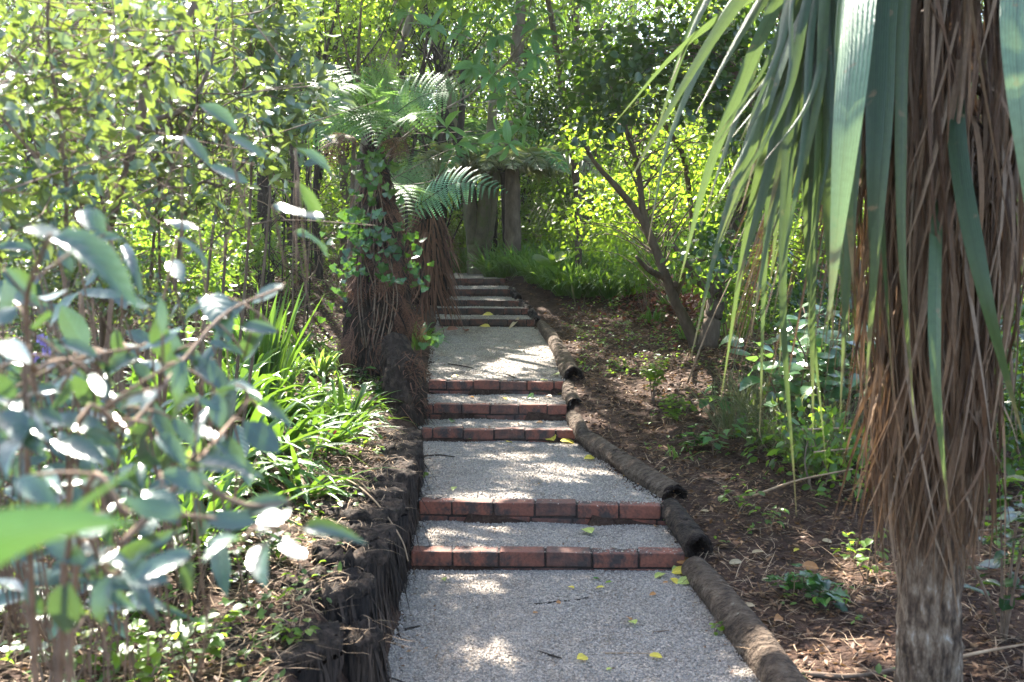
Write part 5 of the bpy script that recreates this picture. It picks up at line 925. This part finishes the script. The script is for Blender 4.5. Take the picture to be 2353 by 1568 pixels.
tp = thing('taro', 'big light green heart shaped leaves in the grass bank', 'plant', hit(1262, 640)); fm = MB(); P = pxs([(1262, 650, 13.7)]*4); D = A([(-.2, -.5, .3), (.5, -.5, .1), (.2, -.7, -.4), (-.6, -.5, 0)]); leaves(fm, A(P) + A([0, 0, .32]), D, (0, -.8, .7), .3, .26, BIGL); part('leaves', fm, M['lime'], tp); mb = MB(); [tube(mb, [P[0] - A([0, 0, .1]), P[0] + A([0, 0, .33])], .01, 6, 5)]; part('stalk', mb, M['grass'], tp)
fl_ = MB(); P = A([at(100 + R.normal(0, 18), 800 + R.normal(0, 18), 2.7) for _ in range(7)]); pl_ = thing('violet_flower', 'small violet flowers half hidden in the far left foliage', 'flower', onground(100, 2.7))
for p in P: a = np.arange(5) * 1.257; leaves(fl_, p[None].repeat(5, 0), np.stack([np.cos(a), np.sin(a) * .3, np.sin(a)], 1), A([0, -1., .3]), .016, .016, LEAF)
part('petals', fl_, M['purple'], pl_); mb = MB(); [tube(mb, [onground(100, 2.7), p], .0015, 4, 5) for p in P]; part('stems', mb, M['twig'], pl_)
# ------------------------------------------------------------------ bushes filling the banks and the far slope
B = [(420, 640, 8.5, 120, 70, 'mid', 'bush at the back of the strap leaved clumps'), (250, 600, 8.5, 130, 110, 'mid', 'bush in the shade behind the sunlit shrubs'), (80, 560, 8, 130, 140, 'mid', 'bush at the far left edge'), (560, 560, 11, 90, 70, 'mid', 'low bush between the thicket trunks'), (680, 560, 12, 80, 70, 'mid', 'low bush left of the ivy trunk'), (760, 520, 13, 70, 80, 'lime', 'backlit bush just left of the ivy trunk'),
     (470, 520, 13, 110, 90, 'lime', 'backlit bush deep in the left thicket'), (640, 470, 15, 110, 80, 'lime', 'sunlit bush seen between thicket trunks'), (1060, 560, 18.5, 70, 70, 'mid', 'bush where the path bends away'), (1000, 540, 19, 60, 90, 'mid', 'dark bush behind the second tree fern'), (1140, 520, 19.5, 60, 60, 'mid', 'bush behind the mossy stems'), (1240, 560, 17.5, 80, 60, 'mid', 'leafy bush behind the grass bank'), (1330, 570, 16.5, 90, 60, 'lime', 'bright bush at the back of the grass bank'), (1430, 580, 15.5, 90, 70, 'lime', 'backlit bush left of the leaning tree'),
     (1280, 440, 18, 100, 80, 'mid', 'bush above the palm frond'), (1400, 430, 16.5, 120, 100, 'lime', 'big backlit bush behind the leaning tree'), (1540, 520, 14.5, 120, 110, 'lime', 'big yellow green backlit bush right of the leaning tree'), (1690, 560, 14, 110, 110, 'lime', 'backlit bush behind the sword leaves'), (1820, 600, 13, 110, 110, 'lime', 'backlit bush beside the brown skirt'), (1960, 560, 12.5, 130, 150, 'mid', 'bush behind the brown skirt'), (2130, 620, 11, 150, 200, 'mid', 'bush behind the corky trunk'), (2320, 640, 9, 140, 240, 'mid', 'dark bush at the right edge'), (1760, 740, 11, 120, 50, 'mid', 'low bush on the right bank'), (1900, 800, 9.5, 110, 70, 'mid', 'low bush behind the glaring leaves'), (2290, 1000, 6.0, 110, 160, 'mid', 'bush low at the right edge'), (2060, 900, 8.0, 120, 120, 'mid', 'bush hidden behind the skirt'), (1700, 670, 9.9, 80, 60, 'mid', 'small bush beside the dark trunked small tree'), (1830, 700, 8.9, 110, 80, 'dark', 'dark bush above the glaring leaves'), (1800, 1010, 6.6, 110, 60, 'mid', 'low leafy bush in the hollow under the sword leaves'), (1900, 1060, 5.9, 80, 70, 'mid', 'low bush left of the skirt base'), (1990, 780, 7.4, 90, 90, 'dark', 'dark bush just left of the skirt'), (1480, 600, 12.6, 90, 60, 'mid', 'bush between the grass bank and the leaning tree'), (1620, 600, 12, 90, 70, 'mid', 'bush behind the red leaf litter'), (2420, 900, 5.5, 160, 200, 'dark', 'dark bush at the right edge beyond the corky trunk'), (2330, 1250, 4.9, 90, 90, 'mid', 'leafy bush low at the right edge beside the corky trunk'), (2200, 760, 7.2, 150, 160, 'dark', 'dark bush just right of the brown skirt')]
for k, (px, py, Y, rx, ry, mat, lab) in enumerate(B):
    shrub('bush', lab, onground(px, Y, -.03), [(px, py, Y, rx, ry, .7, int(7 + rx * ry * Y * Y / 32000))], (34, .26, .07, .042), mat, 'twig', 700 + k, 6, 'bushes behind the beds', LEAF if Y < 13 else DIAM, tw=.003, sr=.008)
# ------------------------------------------------------------------ loose things on the ground
def scatter(n, x0, x1, y0, y1, dens=None):
    x, y = R.uniform(x0, x1, n), R.uniform(y0, y1, n); ok = (x < xle(y) - .25) | (x > xre(y) + .1)
    x, y = x[ok], y[ok]; return np.stack([x, y, ground_z(x, y)], 1)
lit = MB()
for (n, x0, x1, y0, y1, s) in [(9000, -2.6, -.6, 2, 7, .03), (6000, .9, 3, 2.5, 6, .035), (10000, .4, 3.6, 6, 13, .04), (7000, -4.5, -.6, 7, 14, .04), (9000, -8, 8, 12, 22, .06)]:
    P = scatter(n, x0, x1, y0, y1); m = len(P); leaves(lit, P + A([0, 0, .004]) + R.uniform(0, .012, (m, 1)) * A([0, 0, 1]), rand_dirs(m, zs=.25), A([0, 0, 1.]) + R.normal(0, .35, (m, 3)), R.uniform(.5, 1.5, m) * s, R.uniform(.3, .7, m) * s, DIAM)
n = 900; y = R.uniform(3.5, 15, n); e = R.random(n) < .5; x = np.where(e, xle(y) + R.exponential(.07, n), xre(y) - R.exponential(.08, n)); q = R.random(n) < .25; x = np.where(q, R.uniform(xle(y), xre(y)), x); P = np.stack([x, y, path_z(x, y) + .006], 1); leaves(lit, P, rand_dirs(n, zs=.2), A([0, 0, 1.]) + R.normal(0, .3, (n, 3)), R.uniform(.008, .03, n), R.uniform(.005, .016, n), DIAM)
kind('leaf_litter', lit, M['litter'], 'stuff')
rl = MB(); P = A([hit(R.normal(1590, 90), R.normal(690, 38)) for _ in range(2600)]); P = P[P[:, 1] < 30]; m = len(P); leaves(rl, P + A([0, 0, .13]) * R.random((m, 1)) ** 2, rand_dirs(m, zs=.4), A([0, 0, 1.]) + R.normal(0, .4, (m, 3)), R.uniform(.05, .1, m), R.uniform(.035, .065, m)); kind('red_leaf_litter', rl, M['redlitter'], 'stuff')
sw = MB()
for (n, x0, x1, y0, y1) in [(7000, -2.6, -.6, 2, 7), (2000, .9, 3, 2.5, 6), (2400, .4, 3.6, 6, 13), (2500, -4.5, -.6, 7, 14)]:
    P = scatter(n, x0, x1, y0, y1); m = len(P); ribbons(sw, P + A([0, 0, .008]) + A([0, 0, .02]) * R.random((m, 1)), rand_dirs(m, zs=.2, zb=.05), R.uniform(.05, .22, m), R.uniform(.0018, .0045, m), .08, 5, wob=.12)
n = 420; k_ = R.integers(0, len(POSTS), n); pp_ = A([(p[1], p[0], p[3]) for p in POSTS])[k_]; P = pp_ + np.column_stack([R.uniform(-.2, .14, n), R.uniform(-.18, .18, n), R.uniform(.005, .02, n)]); ribbons(sw, P, rand_dirs(n, zs=.2, zb=.03), R.uniform(.04, .2, n), R.uniform(.0018, .004, n), .25, 6, wob=.15)
kind('straw_litter', sw, M['straw'], 'stuff')
wd_ = MB(); P = np.vstack([scatter(1100, -3, -.6, 2, 8), scatter(80, .9, 3.4, 3, 9), scatter(800, .6, 4, 9, 15), scatter(2500, -6, -1, 8, 17)]); P = P.repeat(4, 0) + R.normal(0, .03, (len(P) * 4, 3)) * A([1, 1, .2]); m = len(P); leaves(wd_, P + A([0, 0, .02]) + A([0, 0, .05]) * R.random((m, 1)), rand_dirs(m, zs=.3, zb=.1), A([0, 0, 1.]) + R.normal(0, .3, (m, 3)), R.uniform(.02, .05, m), R.uniform(.014, .035, m)); P = np.stack([R.uniform(-16, 16, 26000), R.uniform(17, 40, 26000)], 1); m = len(P); leaves(wd_, np.column_stack([P, ground_z(P[:, 0], P[:, 1]) + R.uniform(0, .5, m) ** 2]), rand_dirs(m), A([0, -.4, 1.]) + R.normal(0, .4, (m, 3)), R.uniform(.1, .25, m), R.uniform(.07, .14, m), DIAM); kind('ground_cover', wd_, M['mid'], 'stuff')
cw = MB(); n = 2600; P = np.vstack([scatter(900, .95, 2.6, 2.6, 4.6), scatter(1500, .55, 2.4, 6, 11)]); n = len(P); r = R.uniform(.006, .022, n); base8 = A([(1, 0, 0), (-1, 0, 0), (0, 1, 0), (0, -1, 0), (0, 0, 1), (0, 0, -1.)]); F8 = A([(0, 2, 4), (2, 1, 4), (1, 3, 4), (3, 0, 4), (2, 0, 5), (1, 2, 5), (3, 1, 5), (0, 3, 5)])
cw.add((base8[None] * R.uniform(.6, 1.2, (n, 6, 1)) * r[:, None, None] + R.normal(0, .2, (n, 6, 3)) * r[:, None, None] + P[:, None]).reshape(-1, 3), (F8[None] + (np.arange(n) * 6)[:, None, None]).reshape(-1, 3)); kind('soil_crumbs', cw, M['soil'], 'stuff')
# fallen leaves one by one
FL = [(1265, 1013, .11, 'yellow', 'big yellow leaf lying below the third step'), (1305, 1021, .1, 'yellow', 'curled yellow leaf at the right foot of the third step'), (1355, 1058, .07, 'yellow', 'yellow leaf near the bend of the second landing'), (1350, 1226, .085, 'palegreen', 'big pale folded leaf on the lowest tread'), (1139, 1222, .035, 'orange', 'small orange leaf on the lowest tread'), (1043, 1128, .05, 'palegreen', 'yellow green leaf at the left of the second landing'), (1436, 1099, .03, 'yellow', 'small yellow leaf near the right edge of the second landing'), (1469, 1117, .03, 'orange', 'orange flake at the right edge of the second landing'), (1239, 1117, .03, 'orange', 'tiny orange flake in the middle of the second landing'), (1506, 1214, .035, 'orange', 'orange flake at the right end of the lowest tread'),
      (1021, 1337, .04, 'palegreen', 'pale green leaf under the left of the lowest step'), (1312, 1356, .035, 'yellow', 'small yellow leaf below the lowest step'), (1379, 1356, .035, 'yellow', 'yellow scrap right of the small yellow leaf'), (1371, 1336, .04, 'ivy', 'dark green leaf under the lowest step'), (1398, 1344, .03, 'lime', 'green scrap under the lowest step'), (1568, 1322, .095, 'yellow', 'largest yellow leaf in the pile by the nearest log'), (1580, 1345, .09, 'palegreen', 'pale leaf in the pile by the nearest log'), (1573, 1298, .07, 'orange', 'brown orange leaf standing in the pile against the log'), (1516, 1329, .06, 'palegreen', 'greenish leaf left of the pile by the log'), (1550, 1342, .06, 'yellow', 'yellow leaf in the middle of the pile by the log'), (1528, 1345, .03, 'orange', 'orange scrap beside the pile'), (1556, 1312, .06, 'palegreen', 'leaf leaning in the pile by the log'),
      (1500, 1372, .03, 'orange', 'orange flake in front of the pile'), (1231, 1415, .03, 'orange', 'orange flake left of the dark twig'), (1284, 1391, .025, 'orange', 'orange scrap on the dark twig'), (1454, 1437, .05, 'palegreen', 'pale curled petal on the lowest landing'), (1446, 1428, .04, 'orange', 'brown curl touching the pale petal'), (1339, 1520, .045, 'yellow', 'yellow petal in the middle foreground gravel'), (1506, 1516, .045, 'yellow', 'yellow petal at the right of the foreground gravel'), (1400, 1545, .025, 'palegreen', 'pale speck at the bottom of the gravel'), (1122, 727, .12, 'yellow', 'yellow leaf on the second tread of the far flight'), (1114, 754, .12, 'yellow', 'yellow leaf at the foot of the far flight'), (1045, 869, .07, 'yellow', 'yellow leaf on the front edge of the upper landing'), (1278, 864, .07, 'palegreen', 'pale leaf at the right of the upper landing'), (1250, 877, .06, 'palegreen', 'green leaf on top of the fifth step'), (1161, 920, .06, 'yellow', 'triangular leaf on the tread below the fifth step'), (1083, 916, .05, 'orange', 'orange leaf left on the tread below the fifth step'), (1218, 917, .1, 'ivy', 'dark green leaf on the tread below the fifth step'), (1060, 915, .05, 'tan', 'tan leaf left on the tread below the fifth step'), (1260, 915, .06, 'orange', 'orange leaf right on the tread below the fifth step'), (1290, 910, .06, 'yellow', 'yellow leaf at the right end of the tread below the fifth step'),
      (1040, 972, .09, 'ivy', 'dark green leaf on the tread below the fourth step'), (1190, 978, .05, 'tan', 'tan leaf on the tread below the fourth step'), (1240, 975, .05, 'orange', 'orange leaf on the tread below the fourth step'), (1075, 1014, .05, 'lime', 'green leaf under the third step'), (1170, 1020, .05, 'yellow', 'pale yellow leaf under the third step'), (1195, 800, .05, 'orange', 'orange flake on the sunlit upper landing'), (1262, 760, .09, 'deadfrond', 'dark brown curled leaf by the head of the knobbly log'), (1070, 762, .1, 'redlitter', 'red brown leaf clump on the upper landing'), (1040, 760, .12, 'redlitter', 'red brown crumpled leaves on the upper landing'), (1012, 757, .1, 'redlitter', 'red brown leaves at the left edge of the upper landing'),
      (1690, 1300, .09, 'tan', 'tan leaf right of the short hollow log'), (1740, 1275, .08, 'tan', 'yellowish leaf on the litter'), (1720, 1400, .08, 'tan', 'orange tan leaf right of the nearest log'), (1640, 1395, .07, 'tan', 'tan leaf against the nearest log'), (1790, 1430, .06, 'orange', 'orange leaf in front of the ivy patch'), (1800, 1210, .06, 'tan', 'tan leaf in the shade of the dry grass'), (1860, 1310, .07, 'orange', 'orange brown leaf on the litter'), (1830, 1270, .04, 'yellow', 'yellow leaf on the right bank litter'), (1900, 1250, .07, 'tan', 'tan leaf under the brown skirt'), (1620, 1180, .06, 'tan', 'tan leaf beside the rotten end'), (1760, 1340, .06, 'tan', 'curled tan leaf on the dark soil'),
      (555, 1540, .04, 'yellow', 'yellow petal on the litter at the bottom left'), (760, 1015, .05, 'orange', 'orange leaf beneath the red handle'), (700, 1030, .04, 'yellow', 'yellow leaf left of the red handle'), (930, 965, .06, 'yellow', 'yellow leaf on top of the wall end'), (1325, 870, .05, 'orange', 'orange leaf on the knobbly log end'), (1620, 735, .07, 'yellow', 'yellow leaf on the red litter'), (1340, 600, .1, 'yellow', 'yellow leaf caught on a stem above the grass bank')]
for k, (px, py, L, mat, lab) in enumerate(FL):
    L *= .75 if mat == 'tan' else 1.2; p = hit(px, py); a = R.uniform(0, 6.3); mb = MB(); D = unit(A([math.cos(a), math.sin(a), R.uniform(-.1, .3)])); leaves(mb, p - D * L / 2 + A([0, 0, .012 + L * .12]), D, A([R.normal(0, .3), R.normal(0, .3) - .3, 1.]), L, L * R.uniform(.5, .85), BIGL if L > .05 else LEAF)
    single('fallen_leaf', mb, M[mat], lab, 'leaf', p, 'fallen leaves')
mb = MB(); ribbons(mb, [at(1158, 768, 12.2)], [at(1198, 727, 12.6) - at(1158, 768, 12.2)], .42, .06, -.05, 10, side=(1, 0, .2), prof=np.array([.15, .2, .25, .35, .6, .9, 1, 1, .8, .4])); single('dry_strap_leaf', mb, M['tan'], 'dry tan strap leaf leaning on the foot of the far flight', 'leaf', at(1160, 765, 12.3))
for k, (pts, r, mat, lab) in enumerate([([(1228, 1392), (1262, 1389), (1285, 1385), (1310, 1384)], .006, 'barkdark', 'dark twig lying across the lowest landing'), ([(1320, 1382), (1345, 1377), (1352, 1376)], .004, 'barkdark', 'thin dark twig right of the longer one'), ([(1236, 1500), (1260, 1507), (1290, 1516)], .005, 'barkdark', 'short dark twig in the foreground gravel'), ([(1390, 1503), (1440, 1503), (1500, 1504)], .003, 'straw', 'pale thin twig in the foreground gravel'), ([(975, 1050), (1010, 1048), (1045, 1052)], .006, 'barkdark', 'dark twig sticking out from the wall end over the gravel'), ([(1030, 838), (1060, 842), (1088, 848)], .006, 'barkdark', 'twig at the left of the upper landing'), ([(1165, 862), (1190, 872)], .005, 'barkdark', 'small twig at the front of the upper landing'),
                                        ([(1735, 1540), (1840, 1555), (1960, 1562), (2060, 1545)], .012, 'twig', 'orange brown root at the bottom right'), ([(1500, 1455), (1540, 1450)], .003, 'twig', 'thin stalk near the log'), ([(1000, 1150), (1030, 1140)], .004, 'barkdark', 'twig near the left of the second step'), ([(930, 1450), (965, 1442)], .006, 'barkdark', 'dark bark scrap at the left of the lowest landing')]):
    P = A([hit(*q) for q in pts]) + A([0, 0, r * 1.1]); mb = MB(); tube(mb, P, [r, r * .9, r * .6], 6, 16, .12); single('fallen_twig', mb, M[mat], lab, 'twig', P[0], 'twigs on the ground')
for k, (p, lab) in enumerate([([(1730, 1140, 5.6), (1830, 1105, 5.4), (1960, 1078, 5.2)], 'long pale dry stalk slanting up beside the sword leaves'), ([(1840, 988, 6), (1900, 985, 5.9), (1965, 984, 5.8)], 'pale stalk lying level beside the brown skirt'), ([(1870, 1040, 5.8), (1960, 1030, 5.7)], 'short pale stalk below the level one'), ([(1580, 880, 7.6), (1625, 760, 7.4), (1680, 640, 7.2)], 'dry brown leaf stalk slanting behind the sword leaves'), ([(2210, 1250, 3.8), (2280, 1400, 3.9), (2320, 1560, 4)], 'thin brown stem right of the corky trunk'), ([(2060, 1545, 3.5), (2250, 1500, 3.6), (2360, 1480, 3.7)], 'bent brown stem at the bottom right')]):
    mb = MB(); tube(mb, pxs(p), [.008, .006, .004], 6, 14, .06); single('dry_stalk', mb, M['straw' if k != 4 else 'twig'], lab, 'stalk', at(*p[0]))
# tools left in the litter
hp = hit(748, 1012); o = thing('red_handle', 'red plastic tool handle lying in the litter behind the post wall', 'tool', hp); mb = MB(); tube(mb, [hp + A(q) for q in [(-.07, .01, .025), (-.03, 0, .035), (.02, -.01, .05), (.055, -.012, .052), (.075, -.01, .045)]], [.009, .014, .017, .019, .012], 12, 24); part('grip', mb, M['red'], o); mb = MB(); tube(mb, [hp + A(q) for q in [(-.07, .01, .025), (-.14, .02, .02), (-.18, .03, .02)]], [.007, .006, .003], 8, 8); part('blade', mb, M['steel'], o)
hp = hit(535, 1150); mb = MB(); tube(mb, [hp + A(q) for q in [(-.02, .07, .05), (0, 0, .045), (.03, -.08, .04)]], [.014, .015, .014], 12, 14); single('green_tube', mb, M['green'], 'bright green plastic tube half hidden under strap leaves', 'tube', hp)
hp = hit(590, 1290); mb = MB(); ribbons(mb, [hp + A([.03, .28, .05])], [A([-.1, -1, -.08])], .62, .05, 0, 9, keel=.05, side=(1, 0, .3), prof=np.ones(9), wob=.03); single('black_strap', mb, M['black'], 'black webbing strap lying on the straw litter', 'strap', hp)
for k, (px, py, a, lab) in enumerate([(305, 1262, .5, 'orange red tool handle in the straw, left of its pair'), (378, 1262, 2.4, 'orange red tool handle in the straw, right of its pair')]):
    hp = hit(px, py); mb = MB(); d = A([math.cos(a), -math.sin(a) * .6, 0]); tube(mb, [hp - d * .06 + A([0, 0, .03]), hp + A([0, 0, .045]), hp + d * .06 + A([0, 0, .03])], [.012, .017, .012], 12, 16); single('tool_handle', mb, M['orangered'], lab, 'tool', hp, 'orange tool handles')

# ================================================================== AIR
hz = MB(); hz.add([(x, y, z) for x in (-42, 42) for y in (-24, 48) for z in (-4, 17)], [(0, 1, 3, 2), (4, 6, 7, 5), (0, 4, 5, 1), (2, 3, 7, 6), (0, 2, 6, 4), (1, 5, 7, 3)])
hm, hnt, hnd, hL = new_mat('haze_air'); pv = hnd.new('ShaderNodeVolumePrincipled'); pv.inputs['Density'].default_value = HAZE; pv.inputs['Color'].default_value = (.95, .97, 1, 1); pv.inputs['Anisotropy'].default_value = .7
ho = hnd.new('ShaderNodeOutputMaterial'); hL.new(pv.outputs[0], ho.inputs['Volume'])
if HAZE > 0: kind('haze', hz, hm, 'stuff', False)

# ================================================================== LIGHT, CAMERA
w = bpy.data.worlds.new('World'); scene.world = w; w.use_nodes = True; nt = w.node_tree
sk = nt.nodes.new('ShaderNodeTexSky'); sk.sky_type = 'NISHITA'; sk.sun_disc = False; sk.sun_elevation = SUN_EL; sk.sun_rotation = SUN_AZ; sk.dust_density = 2.0
bg = nt.nodes['Background']; bg.inputs[1].default_value = .12; nt.links.new(sk.outputs[0], bg.inputs[0])
ld = bpy.data.lights.new('sun', 'SUN'); ld.energy = 5; ld.angle = math.radians(.5); ld.color = (1, .94, .84); lo = bpy.data.objects.new('sun', ld); COL.objects.link(lo)
lo.rotation_euler = Vector(tuple(SD)).to_track_quat('Z', 'Y').to_euler(); lo.location = (-4, 10, 20)
cd = bpy.data.cameras.new('camera'); cam = bpy.data.objects.new('camera', cd); COL.objects.link(cam); cam.location = (0, 0, HC); cam.rotation_euler = (PI / 2 - PITCH, 0, 0)
cd.lens = 35.0 * FPX / (2353 * 35 / 36); cd.sensor_width = 36; cd.clip_start = .05; cd.clip_end = 500
cd.dof.use_dof = True; cd.dof.focus_distance = 9.0; cd.dof.aperture_fstop = 4.5
scene.camera = cam; scene.cycles.volume_bounces = 0
vs = scene.view_settings; vs.view_transform = 'Standard'; vs.look = 'None'; vs.gamma = 1; vs.exposure = EXPO
c = scene.cycles; c.use_denoising = True; c.max_bounces = 8; c.diffuse_bounces = 5; c.glossy_bounces = 2; c.transmission_bounces = 4; c.sample_clamp_indirect = 6; c.caustics_reflective = False; c.caustics_refractive = False; c.use_adaptive_sampling = True
# ------------------------------------------------------------------ labels: things that still share one are told apart by their place
ORD = ['leftmost', 'second from the left', 'third from the left', 'fourth from the left', 'fifth from the left', 'sixth from the left', 'seventh from the left', 'eighth from the left', 'ninth from the left', 'tenth from the left', 'eleventh from the left', 'twelfth from the left',
       'thirteenth from the left', 'fourteenth from the left', 'fifteenth from the left', 'sixteenth from the left', 'seventeenth from the left', 'eighteenth from the left']
by = {}
for o in THINGS: by.setdefault(o['label'], []).append(o)
for lab, l in by.items():
    if 1 < len(l) and lab != far_lab:
        l.sort(key=lambda o: to_px(A(o.location))[0][0])
        for k, o in enumerate(l):
            o['label'] = lab + ', ' + ('rightmost' if k == len(l) - 1 else ORD[min(k, 17)])
